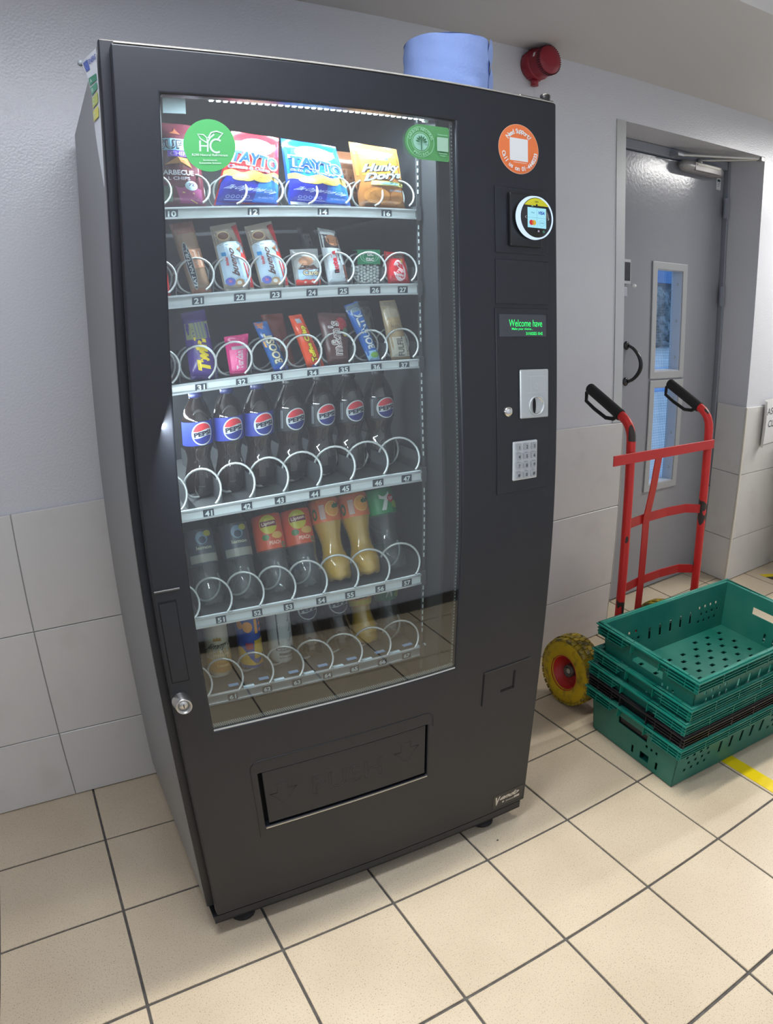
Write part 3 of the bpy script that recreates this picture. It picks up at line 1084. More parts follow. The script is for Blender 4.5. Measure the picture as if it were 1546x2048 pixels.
# push-button lock half hidden behind the steel corner
b = MB()
b.box((2.030, DY - 0.022, 1.455), (2.081, DY, 1.560), ink(190, 194, 198))
b.box((2.034, DY - 0.0235, 1.468), (2.077, DY - 0.021, 1.548), ink(30, 34, 42))
b.build('code_lock', dr, 0.003, 2)
MB().sphere((2.082, DY - 0.040, 1.449), 0.015, ink(222, 224, 226), 16, 8, (1.0, 0.6, 0.55)).build('lock_turn', dr)
MB().box((2.030, DY - 0.012, 1.400), (2.072, DY, 1.440), ink(178, 182, 190)).build('lock_case', dr, 0.003, 2)
# hinges
for z in (1.85, 1.43, 0.42):
    b = MB()
    b.tube([(LX1 + 0.004, DY - 0.026, z - 0.05), (LX1 + 0.004, DY - 0.026, z + 0.05)], 0.008, M_DFRM, 10)
    b.box((LX1 - 0.02, DY - 0.028, z - 0.048), (LX1 + 0.01, DY - 0.020, z + 0.048), M_DFRM)
    b.build('door_hinge', dr)
# overhead closer and its arm
M_CLO = mat('grey_closer', (0.30, 0.29, 0.28), 0.35, 0.2)
b = MB()
Mx = Matrix.Translation((2.385, DY - 0.034, 2.003)) @ Matrix.Rotation(PI / 2, 4, 'Y')
b.lathe([(0.0, 0.0), (0.016, 0.006), (0.026, 0.030), (0.027, 0.060), (0.027, 0.26), (0.022, 0.30), (0.0, 0.32)], M_CLO, 24, Mx)
b.box((2.46, DY - 0.062, 1.985), (2.66, DY, 2.022), M_CLO)
b.build('door_closer', dr, 0.003, 2)
MB().box((2.475, DY - 0.064, 2.008), (2.645, DY - 0.060, 2.016), ink(226, 222, 206)).build('closer_label', dr)
b = MB()
b.box((2.33, 0.135, 2.031), (2.372, DY - 0.004, 2.046), M_DFRM)
b.tube([(2.35, 0.150, 2.038), (2.705, -0.035, 2.047)], 0.007, M_STEEL, 8)
b.tube([(2.535, DY - 0.030, 2.040), (2.700, -0.030, 2.044)], 0.006, M_STEEL, 8)
b.lathe([(0, 0), (0.012, 0), (0.012, 0.035), (0, 0.035)], M_STEEL, 12, Matrix.Translation((2.535, DY - 0.030, 2.012)))
b.box((2.690, -0.045, 2.036), (2.715, -0.020, 2.052), M_CLO)
b.build('closer_arm', dr)
# two little safety notices by the hinge side
for z0, z1, cs in ((1.995, 2.058, ((56, 120, 96), (190, 150, 160))), (1.935, 1.990, ((40, 70, 60), (60, 80, 130)))):
    b = MB().box((2.712, DY - 0.0012, z0), (2.745, DY, z1), ink(225, 226, 228))
    aa = Art()
    h_ = z1 - z0
    aa.rect(2.717, z1 - h_ * 0.32, 2.740, z1 - h_ * 0.12, ink(*cs[0]))
    for q in range(3):
        aa.rect(2.718, z1 - h_ * (0.45 + 0.14 * q), 2.739 - 0.004 * q, z1 - h_ * (0.41 + 0.14 * q), ink(*cs[1]))
    aa.put(b, front(DY - 0.0012), 0.0002)
    b.build('door_notice', dr)

# ------------------------------------------------------------------ outside, seen through the glazing
struct(MB().box((-6, 0.31, -0.25), (40, 40, -0.12), mat('pale_yard_concrete', (0.62, 0.66, 0.70), 0.7, var=(1.2, 0.4, 0.7, (0.50, 0.55, 0.60)))).build('yard_ground'))
bl = MB().box((6, 14, -0.12), (24, 16, 2.2), mat('grey_yard_wall', (0.16, 0.19, 0.22), 0.8, var=(3, 0.35, 0.7, (0.32, 0.35, 0.38)))).build('yard_wall')
tag(bl, 'dark mottled yard wall outside, seen through the upper door window', 'wall')
MB().box((5.5, 13.6, 1.9), (24, 13.99, 2.45), mat('blue_fascia', (0.10, 0.28, 0.62), 0.5)).build('fascia_board', bl)
hb = MB()
rnd = random.Random(3)
M_HEDGE = mat('dark_hedge', (0.05, 0.08, 0.09), 0.8, var=(6, 0.4, 0.6, (0.22, 0.27, 0.30)))
for i in range(60):
    hb.sphere((6.5 + 14 * i / 60 + rnd.uniform(-.2, .2), 12.2 + rnd.uniform(-.3, .3), 0.5 + rnd.uniform(-0.5, 0.9)), rnd.uniform(0.35, 0.6), M_HEDGE, 8, 5)
o = hb.build('hedge')
o['kind'] = 'stuff'
tag(o, 'dark hedge in the yard outside the grey door', 'hedge')
for i, (x, y) in enumerate(((7.0, 7.6), (5.4, 5.4))):
    ln = MB().box((x - 5, y, -0.12), (x + 6, y + 0.28, -0.112), mat('blue_ground_line', (0.10, 0.32, 0.72), 0.5)).build('ground_line')
    tag(ln, ('far', 'near')[i] + ' blue line painted on the yard outside the grey door', 'line')
cb = thing('yard_cage', 'grey mesh cage standing in the yard, seen through the lower door window', 'cage', (4.5, 3.5, -0.12))
b = MB()
for i in range(9):
    b.box((-0.5 + 0.125 * i - 0.008, 0, 0), (-0.5 + 0.125 * i + 0.008, 0.016, 0.55), M_STEEL)
for i in range(7):
    b.box((-0.5, 0.002, 0.09 * i), (0.5, 0.014, 0.09 * i + 0.014), M_STEEL)
b.build('mesh_side', cb)
MB().box((-0.5, 0.05, 0.0), (0.5, 0.6, 0.32), ink(110, 128, 140)).build('load', cb)

# ------------------------------------------------------------------ red fire sounder high on the wall
M_RED = mat('red_sounder_plastic', (0.27, 0.012, 0.025), 0.38)
M_RED2 = mat('dark_red_slot', (0.06, 0.005, 0.012), 0.6)
sd = thing('fire_sounder', 'round red fire alarm sounder on the white wall under the ceiling', 'alarm', (1.374, -0.0005, 2.180))
MS = Matrix.Rotation(PI / 2, 4, 'X')
b = MB()
b.lathe([(0.0, 0), (0.050, 0), (0.0515, 0.010), (0.0515, 0.036), (0.047, 0.040), (0.0, 0.040)], M_RED, 40, MS)
for k in range(8):
    t = 2 * PI * k / 8 + 0.3
    b.box((0.047 * math.cos(t) - 0.005, -0.022, 0.047 * math.sin(t) - 0.005), (0.047 * math.cos(t) + 0.005, -0.004, 0.047 * math.sin(t) + 0.005), M_RED)
b.lathe([(0.010, 0), (0.013, 0.004), (0.013, 0.022), (0.008, 0.022), (0.0, 0.020)], M_RED, 18, Matrix.Translation((-0.006, -0.020, -0.048)) @ Matrix.Rotation(PI, 4, 'X'))
b.build('base', sd)
b = MB()
b.lathe([(0.0475, 0.040), (0.0475, 0.074), (0.0465, 0.086), (0.0430, 0.0915), (0.020, 0.0930), (0.0, 0.0935)], M_RED, 48, MS)
b.build('horn', sd)
b = MB()
for k in range(40):
    t = 2 * PI * k / 40
    R_ = Matrix.Rotation(t, 4, 'Y')
    b.box((0.0445, -0.0895, -0.0016), (0.0482, -0.0750, 0.0016), M_RED2, R_)
o = b.build('sound_slot', sd)
o['kind'] = 'stuff'
R_ = Matrix.Rotation(math.radians(200), 4, 'Y')
MB().box((0.0470, -0.066, -0.007), (0.0481, -0.058, 0.007), WHITE, R_).build('type_label', sd)

# ------------------------------------------------------------------ blue paper roll standing on the machine
M_BLUEP = mat('blue_crepe_paper', (0.36, 0.50, 0.93), 0.85, spec=0.15, bump=(120, 0.5, 4))
rl = thing('paper_roll', 'fat roll of pale blue paper towel standing on top of the vending machine', 'paper roll', tuple(W(0.772, 0.200, 1.8302)), (0, 0, YAW))
ROLLR, ROLLH = 0.097, 0.145


def roll_pt(u, v):
    t = 2 * PI * u
    r = ROLLR + 0.0012 * math.sin(9 * t + 5 * v) * v + 0.0010 * math.sin(23 * v + 3 * t)
    return ((r) * math.cos(t), r * math.sin(t), ROLLH * v + (0.002 * math.sin(4 * t) if v > 0.98 else 0))


b = MB()
b.grid(roll_pt, 72, 14, M_BLUEP)
b.lathe([(ROLLR, ROLLH), (0.09, ROLLH - 0.002), (0.06, ROLLH - 0.001), (0.028, ROLLH - 0.003), (0.027, ROLLH - 0.05), (0.0, ROLLH - 0.05)], M_BLUEP, 48)
b.lathe([(ROLLR, 0.0), (0.0, 0.0)], M_BLUEP, 48)
b.build('paper', rl)


def flap_pt(u, v):
    t = math.radians(-52 + 46 * u)
    r = ROLLR + 0.003 + 0.012 * u ** 2 + 0.003 * math.sin(14 * v + 3 * u)
    return (r * math.cos(t), r * math.sin(t), (ROLLH + 0.004) * v - 0.002 * (1 - v) + 0.002 + 0.003 * math.sin(5 * u + 8 * v) * u * v)


MB().grid(flap_pt, 10, 16, M_BLUEP).build('loose_end', rl)

# ------------------------------------------------------------------ curled energy sheet on the left side of the machine
es = thing('energy_label', 'curling white energy label sheet stuck on the upper left side of the machine', 'label', tuple(MO), (0, 0, YAW))
M_PAPER = mat('white_label_paper', (0.66, 0.69, 0.74), 0.5)


SHY = [(0.0, 0.010, 1.600), (0.4, 0.045, 1.700), (0.62, 0.058, 1.757), (0.78, 0.078, 1.792), (1.0, 0.160, 1.842)]


def sheet(u, v, k=0.0):
    # u from the front edge backwards, v up; the top back corner has sprung free
    for (v0, y0, z0), (v1, y1, z1) in zip(SHY, SHY[1:]):
        if v <= v1 + 1e-6:
            f = max(0.0, (v - v0) / (v1 - v0))
            y, z = y0 + (y1 - y0) * f, z0 + (z1 - z0) * f
            break
    top = max(0.0, v - 0.6) / 0.4
    return (-0.0030 - 0.010 * u * top - 0.006 * math.sin(PI * v) * u - k, 0.003 + u * (y - 0.003), z - (1 - u) * 0.028 * top)


MB().grid(sheet, 10, 30, M_PAPER).build('sheet', es)
a = Art()
FU = lambda p: 1 - p
a.rect(0.10, 0.845, 0.42, 0.965, ink(52, 84, 178), 3, 3)
a.disc(0.26, 0.905, 0.09, 0.036, ink(110, 140, 215), 16, 1, 0.7)
a.text('ENERG', 0.72, 0.925, 0.50, 0.055, ink(52, 84, 178))
for i, c in enumerate(((40, 140, 104), (70, 152, 120), (178, 190, 96), (214, 208, 96))):
    a.rect(0.10, 0.700 - 0.085 * i, 0.90, 0.765 - 0.085 * i, ink(*c), 4, 1)
    a.text('ABCD'[i], 0.30, 0.733 - 0.085 * i, 0.22, 0.035, ink(200, 226, 214))
b = a.put(MB(), lambda p, q, k: sheet(1 - p, q, k), 0.0006).build('print', es)
b['kind'] = 'stuff'
MB().sphere(tuple(Vector(sheet(0.985, 0.985)) + Vector((-0.002, 0, 0))), 0.0055, ink(140, 146, 150), 10, 6).build('stick_pad', es)

# ------------------------------------------------------------------ red sack truck behind the crates
def chipped(name, col, col2, scale, lo):
    m = mat(name, col, 0.4, spec=0.5)
    nt = m.node_tree
    b_ = nt.nodes['Principled BSDF']
    tc = nt.nodes.new('ShaderNodeTexCoord')
    mp = nt.nodes.new('ShaderNodeMapping')
    mp.inputs['Scale'].default_value = (1, 1, 0.55)
    n = nt.nodes.new('ShaderNodeTexNoise')
    n.inputs['Scale'].default_value = scale
    n.inputs['Detail'].default_value = 2.0
    r = nt.nodes.new('ShaderNodeValToRGB')
    r.color_ramp.interpolation = 'CONSTANT'
    r.color_ramp.elements[0].color = (*col, 1)
    r.color_ramp.elements[1].color = (*col2, 1)
    r.color_ramp.elements[1].position = lo
    nt.links.new(tc.outputs['Object'], mp.inputs[0])
    nt.links.new(mp.outputs[0], n.inputs['Vector'])
    nt.links.new(n.outputs['Fac'], r.inputs['Fac'])
    nt.links.new(r.outputs['Color'], b_.inputs['Base Color'])
    return m


M_TR = chipped('chipped_red_paint', lin(214, 44, 40), (0.045, 0.032, 0.026), 15, 0.615)
M_TR2 = mat('red_paint', lin(208, 42, 40), 0.4)
M_TYRE = mat('yellow_foam_tyre', lin(205, 172, 10), 0.6, var=(26, 0.52, 0.72, lin(132, 116, 40)))
M_TYRE2 = mat('scuffed_tread', lin(186, 160, 40), 0.7, var=(40, 0.45, 0.62, lin(110, 102, 60)))
tk = thing('sack_truck', 'red sack truck with yellow wheels and black grips, chipped paint, behind the green crates', 'hand truck')
for k, x in enumerate((1.440, 1.880)):
    P = [(x, -0.440, 0.020), (x, -0.428, 0.30), (x, -0.412, 0.66), (x, -0.406, 0.955)]
    for i in range(1, 7):
        t = i / 6 * math.radians(66)
        P.append((x, -0.406 + 0.065 * (1 - math.cos(t)), 0.955 + 0.070 * math.sin(t)))
    d = Vector((0, math.sin(math.radians(66)), math.cos(math.radians(66))))
    e0 = Vector(P[-1])
    P.append(tuple(e0 + d * 0.16))
    MB().tube(P, 0.0160, M_TR, 14).build('side_tube', tk)
    g = MB()
    a0, a1 = e0 + d * 0.012, e0 + d * 0.175
    g.tube([a0, a0 + d * 0.006, a0 + d * 0.010, a1 - d * 0.004, a1], [0.0190, 0.0205, 0.0190, 0.0190, 0.0165], M_RUB, 16)
    gr = g.build('grip', tk)
    dn = Vector((0, d.z, -d.y)) * -1
    dn = Vector((0, math.cos(math.radians(66)), -math.sin(math.radians(66))))
    q = [a1 - d * 0.008, a1 + d * 0.004 + dn * 0.022, a1 - d * 0.006 + dn * 0.048, a1 - d * 0.05 + dn * 0.050, a0 + d * 0.055 + dn * 0.046, a0 + d * 0.025 + dn * 0.030, a0 + d * 0.006]
    MB().tube(q, 0.0065, M_RUB, 10).build('hand_guard', gr)
b = MB().box((1.338, -0.4265, 0.885), (1.895, -0.4225, 0.918), M_TR2)
b.build('cross_bar', tk, 0.001, 1)


def strap(z):
    up, vs = 0.016, []
    pth = [(1.450, -0.420), (1.462, -0.405), (1.505, -0.378), (1.600, -0.366), (1.720, -0.366), (1.820, -0.378), (1.858, -0.405), (1.870, -0.420)]
    b_ = MB()
    V, F = [], []
    for x, y in pth:
        V += [(x, y, z - up), (x, y, z + up), (x, y + 0.004, z - up), (x, y + 0.004, z + up)]
    for i in range(len(pth) - 1):
        p, q = 4 * i, 4 * i + 4
        F += [(p, q, q + 1, p + 1), (p + 2, p + 3, q + 3, q + 2), (p + 1, q + 1, q + 3, p + 3), (p, p + 2, q + 2, q)]
    b_.add(V, F, M_TR2)
    return b_


for z in (0.660, 0.425, 0.16):
    strap(z).build('cross_bar', tk)
V, F = [], []
cen = [(1.575, -0.419, 0.90), (1.580, -0.400, 0.78), (1.590, -0.372, 0.66), (1.600, -0.372, 0.425), (1.608, -0.372, 0.16)]
for x, y, z in cen:
    V += [(x - 0.017, y, z), (x + 0.017, y, z), (x - 0.017, y - 0.004, z), (x + 0.017, y - 0.004, z)]
for i in range(len(cen) - 1):
    p, q = 4 * i, 4 * i + 4
    F += [(p, p + 1, q + 1, q), (p + 2, q + 2, q + 3, p + 3), (p, q, q + 2, p + 2), (p + 1, p + 3, q + 3, q + 1)]
MB().add(V, F, M_TR2).build('centre_strap', tk)
# wheels
WR, WY = 0.131, -0.318


def wheel(x0, sgn):
    M_ = Matrix.Translation((x0, WY, WR)) @ Matrix.Rotation(-sgn * PI / 2, 4, 'Y')
    b_ = MB()
    prof = [(0.062, 0.006), (0.068, 0.001), (0.082, -0.004), (0.100, -0.003), (0.114, 0.004), (0.122, 0.014), (0.1265, 0.028), (0.1275, 0.042), (0.1265, 0.056), (0.122, 0.070), (0.114, 0.080), (0.100, 0.087), (0.082, 0.088), (0.066, 0.084)]
    b_.lathe([(r, -h) for r, h in prof], M_TYRE, 56, M_)
    ty = b_.build('wheel', tk)
    b_ = MB()
    for k in range(36):
        for row, (h, r, off) in enumerate(((0.0135, 0.1222, 0), (0.0330, 0.1275, 0.5), (0.0510, 0.1275, 0), (0.0705, 0.1222, 0.5))):
            t = 2 * PI * (k + off) / 36
            R2 = M_ @ Matrix.Rotation(t, 4, 'Z')
            tilt = 0.0 if row in (1, 2) else 0.0
            b_.box((r - 0.006, -0.0088, -h - 0.0080), (r + 0.0036, 0.0088, -h + 0.0080), M_TYRE2, R2)
    o_ = b_.build('tread', ty)
    o_['kind'] = 'stuff'
    b_ = MB()
    b_.lathe([(0.0640, -0.002), (0.0665, -0.000), (0.0665, -0.010), (0.0600, -0.016), (0.0560, -0.044), (0.0300, -0.050), (0.0, -0.050)], M_TR2, 40, M_)
    b_.build('rim', ty)
    b_ = MB()
    b_.lathe([(0.0250, -0.050), (0.0240, -0.022), (0.0175, -0.020), (0.0165, -0.028), (0.0, -0.028)], mat('dirty_hub', (0.16, 0.15, 0.14), 0.4, 0.6), 24, M_)
    b_.build('hub', ty)


wheel(1.305, 1)
wheel(1.880, -1)
b = MB().tube([(1.330, WY, WR), (1.860, WY, WR)], 0.010, M_STEEL, 12)
b.build('axle', tk)
for x in (1.412, 1.770):
    bp = MB()
    V = [(x - 0.003, -0.345, 0.045), (x - 0.003, -0.438, 0.020), (x - 0.003, -0.432, 0.190), (x - 0.003, -0.330, 0.160)]
    V += [(x + 0.003, y, z) for _, y, z in V]
    bp.add(V, [(0, 1, 2, 3), (7, 6, 5, 4), (0, 4, 5, 1), (1, 5, 6, 2), (2, 6, 7, 3), (3, 7, 4, 0)], M_TR2)
    bp.build('wheel_bracket', tk)
    MB().tube([(x, -0.325, 0.165), (x + (0.03 if x < 1.6 else -0.03), -0.425, 0.255)], 0.007, M_TR2, 8).build('brace', tk)
MB().box((1.415, -0.600, 0.0005), (1.905, -0.435, 0.0040), M_TR2).build('toe_plate', tk)

# ------------------------------------------------------------------ nested supermarket crates
CRX, CRY, CRH = 0.600, 0.385, 0.168
FLARE = 0.016


def crate(loc, mats, label, holes_seed):
    mg, mr = mats
    rt = thing('plastic_crate', label, 'crate', loc, (0, 0, -0.075), 'stack of plastic crates')
    # floor with rows of slots
    H = []
    for i in range(15):
        for j in range(9):
            if (i + j) % 2 == 0 and not (6 <= i <= 8 and j in (0, 8)):
                x, y = 0.055 + 0.0345 * i, 0.045 + 0.036 * j
                H.append((x - 0.010, x + 0.010, y - 0.007, y + 0.007))
    MB().holed((0, CRX), (0, CRY), 0.0, 0.004, H, mg, lambda x, y, d: (x, -y, d)).build('base', rt)
    fl_ = lambda h: FLARE * h / CRH
    # long walls: four tall slots in the middle, clusters of small holes at both ends
    H = []
    for i in range(5):
        x = 0.20 + 0.052 * i
        H.append((x - 0.006, x + 0.006, 0.055, 0.100))
    for e in (0.045, 0.455):
        for i in range(4):
            for j in range(3):
                x = e + 0.030 * i + (0.012 if j % 2 else 0)
                H.append((x - 0.005, x + 0.005, 0.045 + 0.026 * j, 0.056 + 0.026 * j))
    for sgn in (0, 1):
        def fn(x, h, d, sgn=sgn):
            f_ = fl_(h)
            xx = -f_ + x * (CRX + 2 * f_) / CRX
            return (xx, (f_ - 0.003 + d) if not sgn else (-CRY - f_ + 0.003 - d), h)
        MB().holed((0, CRX), (0, CRH), 0, 0.003, H, mg, fn).build('side_wall', rt)
    # short walls: hand hold, a square and two slits at the foot
    H = [(CRY / 2 - 0.065, CRY / 2 + 0.065, 0.096, 0.122), (0.235, 0.275, 0.020, 0.048), (0.195, 0.205, 0.018, 0.048), (0.305, 0.315, 0.018, 0.048)]
    H += [(0.255 + 0.022 * i, 0.264 + 0.022 * i, 0.075, 0.086) for i in range(3)]
    for sgn in (0, 1):
        def fn(y, h, d, sgn=sgn):
            f_ = fl_(h)
            yy = f_ - y * (CRY + 2 * f_) / CRY
            return ((-f_ + 0.003 - d) if not sgn else (CRX + f_ - 0.003 + d), yy, h)
        MB().holed((0, CRY), (0, CRH), 0, 0.003, H, mg, fn).build('end_wall', rt)
    # rim: top rail, two lower rails and the upright webs between them
    b_ = MB()
    o_ = 0.022

    def rail(z, out, t, x_gap=None):
        f_ = fl_(z)
        ax, ay = -f_, f_
        bx, by = CRX + f_, -CRY - f_
        b_.box((ax - out, by - out, z), (bx + out, by, z + t), mr)
        b_.box((ax - out, ay, z), (bx + out, ay + out, z + t), mr)
        if x_gap:
            for s0, s1 in ((by, by + x_gap), (ay - x_gap, ay)):
                b_.box((ax - out, s0, z), (ax, s1, z + t), mr)
                b_.box((bx, s0, z), (bx + out, s1, z + t), mr)
        else:
            b_.box((ax - out, by, z), (ax, ay, z + t), mr)
            b_.box((bx, by, z), (bx + out, ay, z + t), mr)
    rail(CRH - 0.004, 0.020, 0.004)
    rail(CRH - 0.0165, 0.018, 0.0022, 0.135)
    rail(CRH - 0.0275, 0.018, 0.0022, 0.115)
    rail(CRH - 0.0385, 0.016, 0.0022, 0.100)
    f_ = fl_(CRH - 0.02)
    for i in range(7):
        x = -f_ - 0.012 + (CRX + 2 * f_ + 0.024) * i / 6
        for y0, y1 in ((-CRY - f_ - 0.017, -CRY - f_), (f_, f_ + 0.017)):
            b_.box((x - 0.0012, y0, CRH - 0.038), (x + 0.0012, y1, CRH), mr)
    for y in (f_ + 0.008, -0.02, -0.09, -0.13, -CRY + 0.13, -CRY + 0.09, -CRY + 0.02, -CRY - f_ - 0.008):
        for x0, x1 in ((-f_ - 0.017, -f_), (CRX + f_, CRX + f_ + 0.017)):
            b_.box((x0, y - 0.0012, CRH - 0.038), (x1, y + 0.0012, CRH), mr)
    o2 = b_.build('rim', rt)
    # rounded top edge, its highlight painted in by the lighter rim colour
    q = CRH - 0.001
    f2 = fl_(q) + 0.012
    MB().tube([(-f2, f2, q), (CRX + f2, f2, q), (CRX + f2, -CRY - f2, q), (-f2, -CRY - f2, q)], 0.0062, mr, 8, False, True).build('top_edge', rt)
    return rt


GREEN = (mat('green_crate_plastic', lin(22, 104, 90), 0.42, var=(5, 0.45, 0.75, lin(52, 118, 104))), mat('green_crate_lit_edge', lin(18, 122, 106), 0.36, var=(11, 0.5, 0.8, lin(70, 140, 124))))  # second of each pair: lighter copy, edge highlight put into the rim colour
BLACK = (mat('black_crate_plastic', lin(26, 25, 29), 0.42), mat('black_crate_lit_edge', lin(34, 32, 35), 0.36))
CX, CY = 1.298, -0.508
crate((CX, CY, 0.0045), GREEN, 'green plastic crate at the bottom of the stack, resting on the floor', 1)
crate((CX + 0.002, CY, 0.0470), BLACK, 'black plastic crate, the only black one in the stack of green crates', 2)
crate((CX - 0.002, CY + 0.002, 0.0930), GREEN, 'green plastic crate nested directly in the black crate', 3)
c4 = crate((CX + 0.003, CY - 0.004, 0.1460), GREEN, 'second green plastic crate from the top of the stack, under the open one', 4)
c5 = crate((CX, CY - 0.012, 0.2410), GREEN, 'open empty green plastic crate on top of the stack', 5)
# torn paper label left on the end of the top crate, and white scuffs on the bottom one
b = MB()
rr = random.Random(4)
P, Q = [], []
for i in range(15):
    y = -0.015 - 0.150 * i / 14
    P.append((y, 0.078 + rr.uniform(-0.012, 0.010) - 0.03 * (i / 14)))
    Q.append((y, 0.052))
Art().band(P, Q, ink(176, 176, 168)).put(b, lambda p, q, k: (-FLARE * q / CRH - 0.0005 - k, p, q))
b.build('torn_label', c5)

# ------------------------------------------------------------------ floor markings, notice, bin, crumbs
M_YEL = mat('yellow_floor_tape', lin(236, 208, 10), 0.45)
b = MB()
b.box((1.508, -1.55, 0.0006), (1.560, -0.60, 0.0014), M_YEL)
tag(b.build('floor_tape'), 'yellow tape line on the floor tiles in front of the crates', 'tape')
hz_ = thing('hazard_tape', 'yellow and black striped hazard tape on the floor at the far right', 'tape')
b, b2 = MB(), MB()
for i in range(9):
    y = -0.07 - 0.085 * i
    V = [(3.03 - 0.0, y, 0.0014), (3.16, y - 0.07, 0.0014), (3.16, y - 0.07 - 0.0425, 0.0014), (3.03, y - 0.0425, 0.0014)]
    V2 = [(x, yy - 0.0425, z) for x, yy, z in V]
    for MBx, vv, m in ((b, V, M_YEL), (b2, V2, ink(38, 34, 28))):
        MBx.add(vv + [(x, yy, 0.0004) for x, yy, z in vv], [(3, 2, 1, 0), (4, 5, 6, 7), (0, 1, 5, 4), (1, 2, 6, 5), (2, 3, 7, 6), (3, 0, 4, 7)], m)
for q_, nm in ((b, 'yellow_stripe'), (b2, 'black_stripe')):
    o = q_.build(nm, hz_)
    o['kind'] = 'stuff'
nt_ = thing('wall_notice', 'white printed paper notice taped to the tiles right of the grey door', 'notice', (2.882, -0.0105, 0.700))


def note(u, v, k=0.0):
    x = 0.325 * u
    z = 0.232 * v + 0.02 * u
    curl = max(0.0, 0.22 - u) / 0.22
    return (x + 0.035 * curl ** 2, -0.0015 - 0.030 * curl ** 1.5 - k - 0.004 * math.sin(PI * v) * curl, z)


MB().grid(note, 26, 8, mat('notice_paper', (0.76, 0.76, 0.75), 0.6)).build('paper', nt_)
a = Art()
TXT = ink(70, 72, 76)
a.text('LEASE', 0.345, 0.72, 0.40, 0.15, TXT, bold=0.0)
a.text('CLEAN', 0.585, 0.44, 0.46, 0.15, TXT, bold=0.0)
a.put(MB(), note, 0.0006).build('print', nt_)['kind'] = 'stuff'
bn = thing('waste_bin', 'dark grey plastic bin at the right edge beside the notice', 'bin', (3.15, -0.06, 0))
b = MB()
b.lathe([(0.0, 0.003), (0.155, 0.003), (0.165, 0.02), (0.205, 0.76), (0.205, 0.78)], mat('dark_grey_bin', (0.035, 0.036, 0.039), 0.45), 4, Matrix.Translation((0.135, -0.16, 0)) @ Matrix.Rotation(PI / 4, 4, 'Z'), False)
b.build('body', bn, 0.02, 3)
b = MB().box((-0.018, -0.315, 0.781), (0.29, -0.005, 0.825), mat('dark_grey_lid', (0.03, 0.031, 0.034), 0.4))
b.build('lid', bn, 0.012, 3)
for x, y, r, c, lb in ((0.072, -1.170, 0.0052, (120, 112, 120), 'small grey flake of dirt on the floor tile left of centre'), (0.700, -0.760, 0.003, (70, 62, 54), 'tiny dark crumb on the floor in front of the machine'), (1.440, -1.155, 0.005, (150, 108, 84), 'small brown crumb on the floor below the yellow tape')):
    tag(MB().sphere((x, y, r * 0.35 + 0.0006), r, ink(*c), 7, 4, (1, 0.8, 0.35)).build('crumb'), lb, 'crumb')
wp = MB().tube([(-0.122, -1.235, 0.002), (-0.118, -1.250, 0.003), (-0.110, -1.262, 0.002), (-0.102, -1.270, 0.003)], [0.0006, 0.0010, 0.0016, 0.0030], ink(104, 88, 72), 6)
tag(wp.build('dry_wisp'), 'thin brown dried wisp lying on the floor at the lower left', 'debris')
# ceiling battens that hold the lamps
M_HOUS = mat('white_batten', (0.75, 0.75, 0.75), 0.4)
M_LIT = emit('batten_diffuser', (1.0, 0.98, 0.95), 3.0)
for i, (x, y, z, l, w_, p_, c_) in enumerate(BATTENS):
    bt = thing('ceiling_batten', ('slim lamp hung on two rods above the left end of the room', 'lamp under the low soffit in front of the grey door', 'long thin lamp on the added high ceiling above the vending machine front')[i], 'lamp', (x, y, z), group='ceiling battens')
    MB().box((-l / 2 - 0.02, -w_ / 2 - 0.006, 0.004), (l / 2 + 0.02, w_ / 2 + 0.006, 0.038), M_HOUS).build('housing', bt)
    MB().box((-l / 2, -w_ / 2, 0), (l / 2, w_ / 2, 0.004), M_LIT).build('diffuser', bt)
    if i == 0:
        for q in (-0.3, 0.3):
            MB().tube([(q, 0, 0.036), (q, 0, ZH - z)], 0.004, M_STEEL, 8).build('rod', bt)

